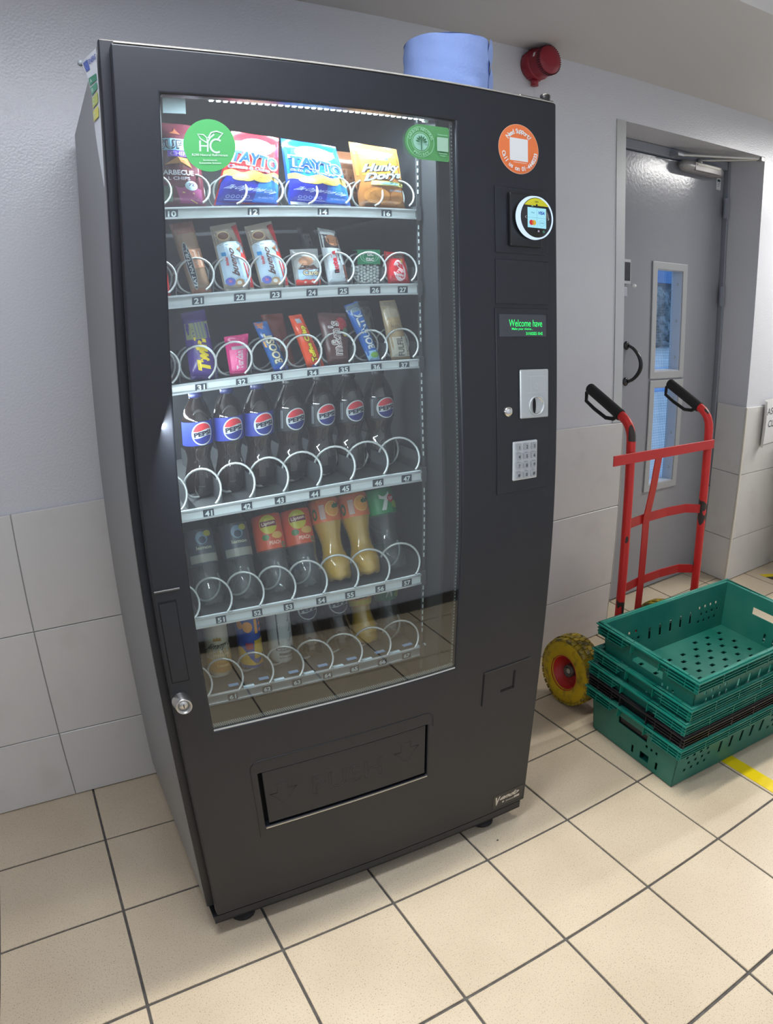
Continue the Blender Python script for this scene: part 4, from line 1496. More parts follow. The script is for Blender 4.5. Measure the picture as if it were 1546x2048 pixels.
# ------------------------------------------------------------------ goods: packets and bars. Corner points are machine x, z on the plane of the tray fronts
def pack(name, label, cat, q, thick, base, paint, y0=0.088, lean=0.0, seal=0.045, group=None, rough=0.22, wr=1.0):
    """pillow pack between four corners q = TL, TR, BR, BL (x, z)"""
    TLc, TRc, BRc, BLc = q
    deck = max(z for z in (t_ - 0.0025 for t_ in TZ) if z < min(BLc[1], BRc[1]) + 0.03)
    dz_ = deck - min(BLc[1], BRc[1])
    BLc, BRc = (BLc[0], BLc[1] + dz_), (BRc[0], BRc[1] + dz_)
    cx, cz = (BLc[0] + BRc[0]) / 2, min(BLc[1], BRc[1])
    rt = thing(name, label, cat, tuple(W(cx, y0, cz)), (0, 0, YAW), group)
    Wd = math.hypot(TRc[0] - TLc[0], TRc[1] - TLc[1])
    ph = (hash(name) % 7) + cx * 90

    def surf(u, v, side, k):
        x = (1 - v) * ((1 - u) * BLc[0] + u * BRc[0]) + v * ((1 - u) * TLc[0] + u * TRc[0])
        z = (1 - v) * ((1 - u) * BLc[1] + u * BRc[1]) + v * ((1 - u) * TLc[1] + u * TRc[1])
        vv = (v - seal) / (1 - 2 * seal)
        bl = 0.0
        if 0 < vv < 1:
            bl = (max(0.0, 1 - (2 * u - 1) ** 2) ** 0.55) * (max(0.0, 1 - (2 * vv - 1) ** 4) ** 0.6)
            bl *= 1 + 0.05 * wr * math.sin(11 * u + 7 * vv + ph) + 0.04 * wr * math.sin(17 * vv - 5 * u + ph)
        wob = 0.0012 * wr * math.sin(9 * u + ph) if not 0 < vv < 1 else 0
        y = side * thick * bl + wob + lean * v * Wd
        return (x - cx, y + side * k, z - cz)

    b_ = MB()
    M_ = mat(name + '_film', lin(*base), rough, spec=0.6)
    nu, nv = 14, 20
    b_.grid(lambda u, v: surf(u, v, -1, 0.0002), nu, nv, M_)
    b_.grid(lambda u, v: surf(u, v, 1, 0.0002), nu, nv, M_, True, True)
    b_.build('wrapper', rt)
    a_ = Art()
    paint(a_)
    if a_.L:
        o_ = a_.put(MB(), lambda u, v, k: surf(u, v, -1, k), 0.0007, 0.00012).build('print', rt)
        o_['kind'] = 'stuff'
    return rt


def wavy(v0, amp, n=16, ph=0.0, f=2.0, sl=0.0):
    return [(0.02 + 0.96 * i / n, v0 + sl * (i / n) + amp * math.sin(f * PI * i / n + ph)) for i in range(n + 1)]


def flat(v, n=16):
    return [(0.02 + 0.96 * i / n, v) for i in range(n + 1)]


def crisp_art(top, glow, low, sub, swap):
    def f(a_):
        a_.rect(0.02, 0.42, 0.98, 0.955, ink(*top), 8, 6)
        a_.disc(0.50, 0.80, 0.34, 0.12, ink(*glow), 24, 3)
        a_.disc(0.50, 0.86, 0.10, 0.055, ink(206, 196, 60), 18, 2)
        a_.band(wavy(0.42, 0.03, 16, 0.5, 3), flat(0.05), ink(*low))
        a_.band([(0.62 + 0.36 * i / 8, 0.40 - 0.04 * i / 8) for i in range(9)], [(0.56 + 0.42 * i / 8, 0.06) for i in range(9)], ink(30, 110, 205))
        a_.band(wavy(0.455, 0.022, 18, 0.0, 5), wavy(0.355, 0.035, 18, 1.0, 3), ink(214, 186, 92))
        a_.disc(0.30, 0.37, 0.14, 0.045, ink(222, 200, 116), 18, 2)
        a_.disc(0.66, 0.37, 0.16, 0.05, ink(226, 196, 96), 18, 2)
        a_.text('TAYTO', 0.50, 0.620, 0.92, 0.190, WHITE, rot=-0.10, bold=0.085)
        a_.text('TAYTO', 0.50, 0.620, 0.86, 0.160, ink(20, 74, 190), rot=-0.10, bold=0.045)
        a_.text(sub, 0.42, 0.500, 0.72, 0.050, WHITE, rot=-0.05, bold=0.05)
        a_.text(sub, 0.42, 0.500, 0.71, 0.044, ink(24, 50, 140), rot=-0.05, bold=0.01)
        a_.text('The Original Irish Crisp', 0.50, 0.215, 0.82, 0.070, ink(206, 222, 250), rot=-0.05, shear=0.2, bold=0.01)
        for i in range(5):
            a_.disc(0.16 + 0.075 * i, 0.115, 0.030, 0.022, ink(150, 172, 226), 12, 1, 0.7)
        a_.rect(0.12, 0.070, 0.55, 0.080, ink(150, 172, 226))
        a_.text('no added MSG', 0.76, 0.120, 0.26, 0.026, ink(190, 206, 240), bold=0)
        a_.rect(0.02, 0.0, 0.98, 0.045, ink(196, 206, 222) if swap else ink(24, 34, 120), 8, 1)
    return f


def red_chip(a_):
    a_.rect(0.02, 0.66, 0.98, 0.80, ink(150, 205, 235), 8, 2)
    a_.text('SUPER', 0.47, 0.73, 0.98, 0.115, ink(40, 30, 56), bold=0.05)
    a_.text('SUPER', 0.47, 0.73, 0.92, 0.085, ink(170, 190, 205), bold=-0.012)
    a_.rect(0.18, 0.585, 0.72, 0.655, ink(122, 84, 220), 4, 1)
    a_.text('CHIPS', 0.45, 0.62, 0.44, 0.045, ink(200, 180, 240), bold=0.02)
    a_.poly([(0.10, 0.49), (0.40, 0.585), (0.62, 0.57), (0.72, 0.46)], ink(190, 128, 72))
    a_.poly([(0.26, 0.86), (0.40, 0.955), (0.52, 0.85)], ink(150, 84, 56))
    a_.text('BARBECUE', 0.36, 0.40, 0.76, 0.060, ink(206, 200, 214), bold=0.03)
    a_.text('L CHIPS', 0.40, 0.33, 0.48, 0.040, ink(196, 188, 204), bold=0.02)
    a_.band([(0.30 + 0.6 * i / 8, 0.24 - 0.02 * math.sin(i)) for i in range(9)], [(0.42 + 0.5 * i / 8, 0.05) for i in range(9)], ink(150, 66, 118))
    a_.disc(0.66, 0.25, 0.15, 0.055, ink(190, 216, 236), 22, 2)
    a_.text('72', 0.66, 0.262, 0.14, 0.034, ink(90, 60, 100), bold=0.03)
    a_.line([(0.45, 0.17), (0.72, 0.165), (0.64, 0.09), (0.80, 0.055)], 0.012, ink(220, 196, 110))
    a_.rect(0.02, 0.06, 0.24, 0.24, ink(76, 110, 84), 2, 2)


def hunky(a_):
    a_.rect(0.02, 0.50, 0.98, 0.90, ink(200, 140, 48), 8, 5)
    a_.rect(0.02, 0.90, 0.98, 0.96, ink(150, 92, 48), 8, 1)
    a_.text('TAYTO', 0.50, 0.80, 0.36, 0.075, ink(60, 80, 150), bold=0.09)
    a_.text('TAYTO', 0.50, 0.80, 0.34, 0.060, ink(30, 70, 190), bold=0.03)
    for col, bo in (((40, 26, 20), 0.10), ((172, 218, 238), 0.035)):
        a_.text('Hunky', 0.52, 0.625, 0.78, 0.150, ink(*col), rot=0.10, shear=0.15, bold=bo)
        a_.text('Dorys', 0.54, 0.500, 0.80, 0.145, ink(*col), rot=0.12, shear=0.15, bold=bo)
    a_.rect(0.22, 0.36, 0.96, 0.425, ink(196, 190, 110), 6, 1, 0.03)
    a_.rect(0.40, 0.375, 0.82, 0.410, ink(150, 196, 200), 4, 1, 0.02)
    a_.disc(0.34, 0.20, 0.26, 0.12, ink(190, 128, 62), 24, 3)
    for i in range(7):
        a_.line([(0.14 + 0.03 * i, 0.27 - 0.018 * i), (0.36 + 0.03 * i, 0.31 - 0.020 * i)], 0.006, ink(160, 100, 46))
    a_.disc(0.76, 0.19, 0.15, 0.11, ink(176, 116, 58), 22, 3)
    a_.rect(0.10, 0.045, 0.42, 0.080, ink(90, 60, 40), 4, 1)
    a_.text('SALT & VINEGAR', 0.74, 0.285, 0.28, 0.030, ink(120, 160, 190), bold=0.02)


Q = lambda *p: [tuple(c) for c in p]
GROUP1 = 'crisp packets on the top shelf'
pack('crisp_packet', 'dark red barbecue chips packet at the left end of the top shelf', 'crisps', Q((0.1000, 1.7256), (0.1712, 1.7208), (0.1854, 1.5862), (0.1038, 1.5923)), 0.020, (92, 40, 52), red_chip, group=GROUP1)
pack('crisp_packet', 'red and blue crisp packet on the top shelf, partly behind the green round sticker', 'crisps', Q((0.2354, 1.7142), (0.3264, 1.7051), (0.3229, 1.5755), (0.1993, 1.5823)), 0.022, (150, 26, 34), crisp_art((196, 30, 34), (246, 214, 208), (24, 34, 150), 'Cheese & Onion', False), group=GROUP1)
pack('crisp_packet', 'all blue crisp packet in the middle of the top shelf', 'crisps', Q((0.3303, 1.7044), (0.4416, 1.6945), (0.4740, 1.5674), (0.3438, 1.5746)), 0.022, (12, 80, 180), crisp_art((10, 112, 222), (96, 186, 246), (22, 36, 170), 'Salt & Vinegar', True), group=GROUP1)
pack('crisp_packet', 'orange brown crisp packet at the right end of the top shelf', 'crisps', Q((0.4697, 1.7065), (0.5757, 1.6988), (0.5933, 1.5697), (0.4917, 1.5679)), 0.022, (160, 104, 52), hunky, group=GROUP1)
pack('crisp_packet', 'dim brown crisp packet standing behind the orange brown one on the top shelf', 'crisps', Q((0.452, 1.700), (0.540, 1.695), (0.545, 1.580), (0.462, 1.580)), 0.016, (96, 62, 42), lambda a_: a_.rect(0.05, 0.3, 0.95, 0.7, ink(120, 78, 50), 6, 4), y0=0.145, group=GROUP1)

BG = 'bars on the second shelf'


def eat_nat(a_):
    a_.rect(0.02, 0.0, 0.98, 0.08, ink(176, 120, 92), 6, 1)
    a_.rect(0.02, 0.84, 0.98, 1.0, ink(138, 84, 68), 6, 2)
    a_.rect(0.40, 0.36, 0.98, 0.62, ink(206, 150, 118), 5, 4)
    a_.rect(0.36, 0.36, 0.44, 0.56, ink(190, 205, 215), 1, 3)
    a_.disc(0.28, 0.40, 0.155, 0.33, ink(196, 206, 210), 30, 3)
    a_.disc(0.28, 0.40, 0.135, 0.32, ink(38, 46, 56), 30, 3)
    a_.text('EAT NATURAL', 0.28, 0.40, 0.56, 0.155, ink(214, 224, 228), rot=PI / 2, bold=0.02)
    a_.text('almond', 0.60, 0.50, 0.20, 0.14, ink(232, 206, 190), rot=PI / 2, bold=0.02)
    a_.text('apricot', 0.82, 0.48, 0.20, 0.13, ink(232, 206, 190), rot=PI / 2, bold=0.02)


def bueno(a_):
    a_.rect(0.02, 0.70, 0.98, 0.96, ink(150, 138, 126), 8, 4)
    a_.disc(0.34, 0.83, 0.22, 0.07, ink(206, 178, 130), 20, 2)
    a_.disc(0.34, 0.83, 0.19, 0.055, ink(104, 64, 48), 20, 2)
    a_.poly([(0.42, 0.70), (0.60, 0.80), (0.88, 0.70)], ink(110, 84, 72))
    a_.rect(0.04, 0.12, 0.90, 0.69, ink(196, 222, 244), 8, 10)
    a_.disc(0.47, 0.69, 0.42, 0.05, ink(206, 228, 244), 24, 2)
    a_.band([(0.74, 0.96), (0.98, 0.965)], [(0.86, 0.66), (0.98, 0.64)], ink(196, 40, 44))
    a_.poly([(0.80, 0.56), (0.98, 0.60), (0.98, 0.42), (0.76, 0.46)], ink(232, 56, 48))
    a_.poly([(0.66, 0.62), (0.84, 0.655), (0.80, 0.56)], ink(166, 116, 86))
    a_.band([(0.80, 0.42), (0.98, 0.42)], [(0.84, 0.05), (0.98, 0.05)], ink(214, 44, 50))
    a_.rect(0.12, 0.535, 0.26, 0.590, ink(40, 150, 222), 1, 1)
    a_.text('kinder', 0.24, 0.46, 0.13, 0.10, ink(226, 60, 70), rot=PI / 2, bold=0.03)
    a_.text('bueno', 0.44, 0.45, 0.40, 0.22, ink(96, 56, 48), rot=PI / 2, shear=0.15, bold=0.02)
    a_.disc(0.22, 0.15, 0.16, 0.06, ink(96, 110, 206), 18, 2)
    a_.text('2x', 0.22, 0.16, 0.12, 0.045, ink(236, 120, 150), bold=0.04)
    a_.disc(0.52, 0.13, 0.15, 0.055, ink(196, 158, 116), 20, 2)
    a_.disc(0.50, 0.13, 0.08, 0.030, ink(236, 232, 226), 16, 2)
    a_.rect(0.04, 0.0, 0.96, 0.045, ink(226, 222, 208), 8, 1)


def cards(a_):
    a_.rect(0.04, 0.52, 0.97, 0.86, ink(176, 178, 176), 7, 4)
    a_.disc(0.44, 0.68, 0.26, 0.12, ink(190, 140, 110), 22, 2)
    a_.poly([(0.10, 0.42), (0.30, 0.62), (0.72, 0.58), (0.92, 0.44)], ink(88, 62, 54))
    a_.rect(0.12, 0.20, 0.96, 0.46, ink(176, 206, 236), 6, 3)
    a_.text('kinder', 0.54, 0.470, 0.32, 0.05, ink(140, 70, 74), bold=0.02)
    a_.text('Cards', 0.60, 0.375, 0.66, 0.150, ink(60, 44, 36), bold=0.09)
    a_.text('Cards', 0.60, 0.375, 0.62, 0.130, ink(232, 216, 176), bold=0.02)
    a_.band(wavy(0.19, 0.02, 14, 0, 7), flat(0.05, 14), ink(232, 62, 46))
    a_.disc(0.34, 0.13, 0.05, 0.03, ink(240, 200, 190), 12, 1)
    a_.disc(0.62, 0.14, 0.05, 0.03, ink(240, 200, 190), 12, 1)


def bready(a_):
    a_.rect(0.02, 0.66, 0.98, 0.96, ink(56, 48, 48), 6, 4)
    a_.disc(0.58, 0.80, 0.36, 0.10, ink(176, 120, 82), 22, 2)
    a_.rect(0.02, 0.06, 0.98, 0.66, ink(206, 216, 224), 6, 8)
    a_.rect(0.80, 0.05, 0.98, 0.36, ink(120, 62, 48), 2, 4)
    a_.text('nutella', 0.42, 0.42, 0.38, 0.26, ink(206, 36, 52), rot=PI / 2, bold=0.05)
    a_.text('n', 0.42, 0.245, 0.060, 0.22, ink(30, 28, 34), rot=PI / 2, bold=0.05)
    a_.text('B-ready', 0.72, 0.54, 0.20, 0.16, ink(80, 72, 70), rot=PI / 2, bold=0.02)


def kitkat(a_):
    a_.rect(0.02, 0.80, 0.98, 0.97, ink(100, 78, 68), 6, 2)
    a_.poly([(0.12, 0.80), (0.10, 0.24), (0.30, 0.10), (0.84, 0.16), (0.88, 0.60), (0.66, 0.82)], ink(214, 34, 46))
    a_.disc(0.50, 0.42, 0.28, 0.33, ink(238, 224, 226), 28, 2, 0.93)
    a_.disc(0.50, 0.42, 0.26, 0.31, ink(226, 200, 204), 28, 3)
    a_.text('KitKat', 0.50, 0.42, 0.50, 0.36, ink(204, 22, 40), rot=PI / 2 - 0.15, shear=0.2, bold=0.06)
    a_.disc(0.68, 0.72, 0.05, 0.07, ink(206, 170, 70), 12, 1)


B2 = [('red bar just inside the left edge of the second shelf', Q((0.096, 1.486), (0.1065, 1.490), (0.1150, 1.416), (0.094, 1.415)), 0.010, (206, 34, 34), lambda a_: None),
      ('brown fruit bar with a long dark oval, leftmost full bar on the second shelf', Q((0.1164, 1.5435), (0.1585, 1.5492), (0.1925, 1.4280), (0.1549, 1.4262)), 0.013, (150, 122, 98), eat_nat),
      ('white and red wafer bar, left one of the two alike on the second shelf', Q((0.1906, 1.5366), (0.2398, 1.5440), (0.2749, 1.4126), (0.2164, 1.4140)), 0.015, (190, 178, 160), bueno),
      ('white and red wafer bar, right one of the two alike on the second shelf', Q((0.2559, 1.5346), (0.3086, 1.5446), (0.3432, 1.4113), (0.2877, 1.4118)), 0.015, (190, 178, 160), bueno),
      ('square silver, white and red biscuit packet on the second shelf', Q((0.3444, 1.4881), (0.4013, 1.4888), (0.4068, 1.4081), (0.3553, 1.4091)), 0.013, (170, 174, 174), cards),
      ('slim white bar with dark top and red vertical lettering on the second shelf', Q((0.4009, 1.5310), (0.4382, 1.5240), (0.4662, 1.4089), (0.4229, 1.4043)), 0.013, (196, 202, 206), bready),
      None,
      ('short red chocolate bar at the right end of the second shelf', Q((0.5431, 1.4827), (0.5864, 1.4796), (0.6023, 1.4115), (0.5520, 1.4081)), 0.012, (204, 30, 42), kitkat)]
for it in B2:
    if it:
        pack('snack_bar', it[0], 'bar', it[1], it[2], it[3], it[4], group=BG, seal=0.04)
# clear mint box with a green top label
tb = thing('mint_box', 'small clear plastic box of white mints with a green label on the second shelf', 'mints', tuple(W(0.5140, 0.104, TZ[1] - 0.0025)), (0, 0, YAW))
M_CLR = clear('clear_plastic_box', (0.97, 0.99, 0.99), 0.04, 0.45, 0.06)
MB().box((-0.0275, -0.010, 0.0), (0.0275, 0.010, 0.0740), M_CLR).build('box', tb, 0.003, 2)
b = MB()
b.box((-0.0265, -0.0108, 0.0440), (0.0240, -0.0102, 0.0735), ink(22, 136, 90))
b.box((-0.0265, -0.0102, 0.0735), (0.0240, 0.0100, 0.0748), ink(22, 136, 90))
a = Art()
for r_ in (0.020, 0.015):
    a.disc(0.0, 0.0600, r_, r_ * 0.62, ink(150, 220, 190), 30, 1, 0.93)
a.text('tic', 0.0015, 0.0655, 0.0150, 0.0088, WHITE, bold=0.03)
a.text('tac', 0.0005, 0.0550, 0.0180, 0.0088, WHITE, bold=0.03)
a.put(b, front(-0.0108), 0.0002)
b.build('label', tb)
b = MB()
rr = random.Random(9)
M_MINT = mat('white_mint', (0.80, 0.84, 0.83), 0.35)
for i in range(7):
    for j in range(6):
        for k in range(2):
            b.sphere((-0.0225 + 0.0072 * i + rr.uniform(-.001, .001), -0.005 + 0.009 * k, 0.0050 + 0.0066 * j + (0.003 if i % 2 else 0)), 0.0038, M_MINT, 8, 5, (1, 0.8, 0.85))
o = b.build('mints', tb)
o['kind'] = 'stuff'


def vert_bar(word, colr, edge, x=0.5, h=0.46, w=0.6, y=0.45, extra=None, rot=PI / 2, shear=0.0, eb=0.08, ib=0.03):
    def f(a_):
        if extra:
            extra(a_)
        if edge:
            a_.text(word, x, y, w, h, ink(*edge), rot=rot, bold=eb, shear=shear)
        a_.text(word, x, y, w * 0.97, h * 0.90, ink(*colr), rot=rot, bold=ib, shear=shear)
    return f


def ex_twirl(a_):
    a_.rect(0.04, 0.60, 0.96, 0.84, ink(126, 134, 92), 5, 4)
    for i in range(4):
        a_.rect(0.40 + 0.13 * i, 0.62, 0.46 + 0.13 * i, 0.84, ink(92, 98, 120), 1, 3, -0.03)
    a_.rect(0.02, 0.0, 0.98, 0.06, ink(66, 42, 118), 5, 1)


def ex_turk(a_):
    a_.rect(0.10, 0.06, 0.96, 0.66, ink(226, 88, 148), 6, 6)
    a_.rect(0.20, 0.66, 0.94, 0.74, ink(176, 160, 172), 5, 1)
    a_.rect(0.90, 0.18, 0.97, 0.55, ink(226, 200, 216), 1, 4)


def ex_boost(a_):
    a_.poly([(0.05, 0.99), (0.05, 0.88), (0.42, 0.86), (0.70, 0.99)], ink(160, 92, 60))
    a_.rect(0.05, 0.50, 0.16, 0.62, ink(206, 150, 60), 1, 2)
    a_.rect(0.02, 0.0, 0.98, 0.10, ink(18, 82, 190), 4, 1)


def ex_toffee(a_):
    a_.rect(0.30, 0.85, 0.66, 0.93, ink(150, 156, 166), 2, 2)
    a_.disc(0.5, 0.03, 0.22, 0.03, ink(60, 120, 206), 14, 1)


def ex_mm(a_):
    a_.disc(0.74, 0.80, 0.20, 0.12, ink(150, 40, 44), 20, 2)
    a_.disc(0.86, 0.66, 0.12, 0.06, ink(86, 110, 76), 16, 2)
    a_.disc(0.84, 0.585, 0.09, 0.035, ink(196, 176, 50), 14, 2)


def ex_bounty(a_):
    a_.rect(0.02, 0.86, 0.98, 0.98, ink(126, 146, 160), 5, 2)
    a_.disc(0.50, 0.86, 0.36, 0.07, ink(170, 190, 204), 18, 1, 0.8)
    a_.rect(0.02, 0.02, 0.98, 0.20, ink(150, 196, 226), 4, 3)
    a_.disc(0.60, 0.12, 0.34, 0.05, ink(120, 176, 60), 16, 2)


def ex_fulfil(a_):
    a_.rect(0.02, 0.72, 0.98, 0.98, ink(166, 154, 134), 6, 4)
    a_.rect(0.05, 0.06, 0.95, 0.40, ink(196, 192, 178), 5, 6)
    a_.rect(0.25, 0.50, 0.80, 0.64, ink(120, 104, 84), 1, 1)
    for i in range(5):
        a_.rect(0.27 + 0.11 * i, 0.51, 0.31 + 0.11 * i, 0.63, ink(186, 166, 130), 1, 1)
    a_.text('MILK CHOC', 0.50, 0.57, 0.46, 0.05, ink(110, 94, 76), bold=0.0)


B3 = [('purple chocolate bar with yellow vertical lettering, leftmost full bar on the third shelf', Q((0.1327, 1.3803), (0.1771, 1.3840), (0.2006, 1.2508), (0.1469, 1.2559)), 0.012, (70, 44, 128), vert_bar('Twirl', (232, 206, 34), None, 0.52, 0.52, 0.50, 0.37, ex_twirl, shear=0.1, ib=0.07)),
      ('short bright pink bar on the third shelf', Q((0.2126, 1.3285), (0.2602, 1.3304), (0.2570, 1.2580), (0.2229, 1.2607)), 0.011, (206, 44, 120), vert_bar('Turkish', (216, 196, 206), None, 0.52, 0.40, 0.46, 0.40, ex_turk, ib=0.03)),
      ('leaning blue bar with cream vertical lettering on the third shelf', Q((0.2696, 1.3502), (0.2965, 1.3511), (0.3393, 1.2615), (0.3106, 1.2584)), 0.011, (26, 88, 160), vert_bar('BOOST', (214, 206, 178), (70, 66, 60), 0.5, 0.62, 0.62, 0.46, ex_boost)),
      ('orange bar with yellow vertical lettering on the third shelf', Q((0.3405, 1.3573), (0.3658, 1.3594), (0.4128, 1.2492), (0.3778, 1.2489)), 0.012, (226, 74, 26), vert_bar('Toffee Crisp', (230, 206, 30), (70, 60, 20), 0.55, 0.46, 0.70, 0.46, ex_toffee, eb=0.12, ib=0.05)),
      ('wide dark brown sweets packet with white outlined letters on the third shelf', Q((0.3982, 1.3602), (0.4580, 1.3547), (0.4654, 1.2473), (0.4204, 1.2479)), 0.013, (84, 48, 46), vert_bar("m&m's", (112, 66, 60), (206, 206, 208), 0.42, 0.42, 0.66, 0.52, ex_mm, eb=0.05, ib=-0.01)),
      ('leaning blue and white bar with white vertical lettering on the third shelf', Q((0.4545, 1.3703), (0.4834, 1.3793), (0.5325, 1.2472), (0.5068, 1.2454)), 0.012, (40, 104, 190), vert_bar('BOUNTY', (206, 216, 222), (70, 90, 130), 0.52, 0.60, 0.62, 0.53, ex_bounty)),
      ('tall beige bar at the right end of the third shelf', Q((0.5308, 1.3778), (0.5667, 1.3791), (0.6006, 1.2463), (0.5563, 1.2457)), 0.012, (176, 152, 116), vert_bar('FULFIL', (96, 92, 86), None, 0.50, 0.34, 0.34, 0.24, ex_fulfil, ib=0.02))]
for it in B3:
    pack('snack_bar', it[0], 'bar', it[1], it[2], it[3], it[4], group='bars on the third shelf', seal=0.05)
pack('snack_bar', 'orange wrapper tail of the bar behind the orange one on the third shelf', 'bar', Q((0.300, 1.362), (0.345, 1.362), (0.372, 1.252), (0.345, 1.252)), 0.008, (150, 56, 34), lambda a_: None, y0=0.135, group='bars on the third shelf')
pack('snack_bar', 'dim grey bar standing behind the beige one at the right of the third shelf', 'bar', Q((0.500, 1.378), (0.535, 1.378), (0.560, 1.252), (0.530, 1.252)), 0.009, (98, 100, 102), lambda a_: a_.rect(0.1, 0.3, 0.9, 0.9, ink(124, 122, 116), 3, 4), y0=0.140, group='bars on the third shelf')
pack('snack_bar', 'dark packet standing behind the slim white bar on the second shelf', 'bar', Q((0.378, 1.535), (0.412, 1.535), (0.440, 1.412), (0.405, 1.412)), 0.009, (44, 46, 52), lambda a_: a_.rect(0.2, 0.6, 0.6, 0.9, ink(88, 90, 96), 2, 3), y0=0.135, group=BG)

# ------------------------------------------------------------------ goods: bottles and cans
M_COLA = mat('cola_in_bottle', (0.012, 0.008, 0.007), 0.06, spec=0.6, coat=1.0)
M_PET = clear('clear_bottle', (0.90, 0.93, 0.94), 0.07, 0.75, 0.03, 0.05, (0.7, 0.75, 0.75))
M_ORJ = mat('orange_drink', lin(226, 172, 18), 0.12, spec=0.6, coat=1.0)
M_CAP = {}


def cyl_fn(R):
    """art coordinates in metres: a along the girth from the front, b height"""
    return lambda a_, b_, k: ((R(b_) + k) * math.sin(a_ / max(0.01, R(b_))), -(R(b_) + k) * math.cos(a_ / max(0.01, R(b_))), b_)


PROF_COLA = [(0.0, 0.004), (0.014, 0.0025), (0.022, 0.0), (0.027, 0.003), (0.0305, 0.014), (0.0315, 0.030), (0.0305, 0.046), (0.0265, 0.062), (0.0240, 0.072), (0.0250, 0.084), (0.0300, 0.098), (0.0310, 0.104), (0.0310, 0.150), (0.0295, 0.158), (0.022, 0.178), (0.0135, 0.192), (0.0130, 0.199)]
PROF_WATER = [(0.0, 0.004), (0.016, 0.003), (0.024, 0.0), (0.029, 0.004), (0.0315, 0.016), (0.0320, 0.034), (0.0300, 0.050), (0.0280, 0.060), (0.0305, 0.074), (0.0320, 0.090), (0.0322, 0.150), (0.030, 0.160), (0.021, 0.180), (0.0135, 0.192), (0.0130, 0.199)]
PROF_CLUB = [(0.0, 0.010), (0.010, 0.006), (0.018, 0.0), (0.0255, 0.002), (0.0300, 0.012), (0.0315, 0.034), (0.0295, 0.046), (0.0240, 0.062), (0.0225, 0.078), (0.0245, 0.096), (0.0300, 0.116), (0.0315, 0.122), (0.0315, 0.168), (0.030, 0.174), (0.021, 0.190), (0.0135, 0.200), (0.0130, 0.206)]


def bottle(label, prof, mbody, lab, paint, x, y, z, tilt=0.0, cap=(30, 60, 150), group=None, liquid=None, petal=True, turn=0.0):
    rt = thing('drink_bottle', label, 'bottle', tuple(W(x, y, z)), (0, 0, YAW), group)
    rt.rotation_euler = (Matrix.Rotation(YAW, 3, 'Z') @ Matrix.Rotation(-tilt, 3, 'X') @ Matrix.Rotation(turn, 3, 'Z')).to_euler()
    n = 40

    def body(pr, m, sh):
        V, F = [], []
        for r, h in pr:
            for k in range(n):
                t = 2 * PI * k / n
                ph = 0.0
                if petal and h < 0.016:
                    ph = 0.0035 * (0.5 + 0.5 * math.cos(5 * t)) * (1 - h / 0.016)
                V.append((max(0, r - sh) * math.cos(t), max(0, r - sh) * math.sin(t), h + ph + (sh if h < 0.01 else 0)))
        for i in range(len(pr) - 1):
            for k in range(n):
                l = (k + 1) % n
                F.append((i * n + k, i * n + l, (i + 1) * n + l, (i + 1) * n + k))
        return MB().add(V, F, m, True)
    body(prof, mbody, 0).build('bottle_body', rt)
    if liquid:
        body([p for p in prof if p[1] < prof[-1][1] - 0.022], liquid, 0.0010).build('liquid', rt)
    h1 = prof[-1][1]
    MB().lathe([(0.0135, h1 - 0.004), (0.0145, h1 - 0.002), (0.0145, h1 + 0.012), (0.0, h1 + 0.012)], ink(*cap), 20).build('cap', rt)

    def R(h):
        for (r0, h0), (r1, h1_) in zip(prof, prof[1:]):
            if h0 <= h <= h1_ and h1_ > h0:
                return r0 + (r1 - r0) * (h - h0) / (h1_ - h0)
        return prof[-1][0]
    z0, z1, lm = lab
    fn = cyl_fn(R)
    lb_ = MB()
    lb_.lathe([(R(z0 + (z1 - z0) * i / 8) + 0.0004, z0 + (z1 - z0) * i / 8) for i in range(9)], ink(*lm), 48)
    lo = lb_.build('label', rt)
    a_ = Art()
    paint(a_)
    if a_.L:
        o_ = a_.put(MB(), fn, 0.0009, 0.00012).build('print', lo)
        o_['kind'] = 'stuff'
    return rt


def cola_logo(cx, cz, r, a_, base):
    ring = ink(196, 202, 206)
    a_.disc(cx, cz, r * 1.12, r * 1.12, ring, 34, 3)
    top, bot, midu, midl = [], [], [], []
    for i in range(13):
        t = -0.93 + 1.86 * i / 12
        c = math.sqrt(max(0.0, 1 - t * t))
        top.append((cx + r * t, cz + r * c))
        bot.append((cx + r * t, cz - r * c))
        w_ = 0.10 * math.sin(t * 2.6)
        midu.append((cx + r * t, cz + r * min(c, 0.32 + w_)))
        midl.append((cx + r * t, cz + r * max(-c, -0.32 + w_)))
    a_.band(top, midu, ink(206, 52, 62))
    a_.band(midl, bot, ink(*base))
    a_.text('PEPSI', cx, cz, r * 1.80, r * 0.46, ink(24, 30, 52), bold=0.05, rot=0.10)


def cola_blue(a_):
    cola_logo(0.004, 0.1265, 0.0200, a_, (34, 46, 132))


def cola_black(a_):
    cola_logo(0.004, 0.1265, 0.0200, a_, (34, 40, 118))
    for q in (-0.0290, -0.0262):
        a_.rect(q, 0.110, q + 0.0014, 0.146, ink(150, 156, 164), 1, 4)


ordn = ['first', 'second', 'third', 'fourth', 'fifth', 'sixth', 'seventh']
BX = [0.171, 0.236, 0.300, 0.368, 0.434, 0.497, 0.564]
for j in range(7):
    bottle('%s cola bottle from the left on the fourth shelf, with a %s label' % (ordn[j], 'blue' if j < 3 else 'black'), PROF_COLA, M_COLA,
           (0.104, 0.150, (44, 58, 150) if j < 3 else (26, 28, 36)), cola_blue if j < 3 else cola_black, BX[j], 0.160, TZ[3] - 0.0025, 0.02, (24, 34, 90) if j < 3 else (20, 20, 24), 'cola bottles on the fourth shelf')


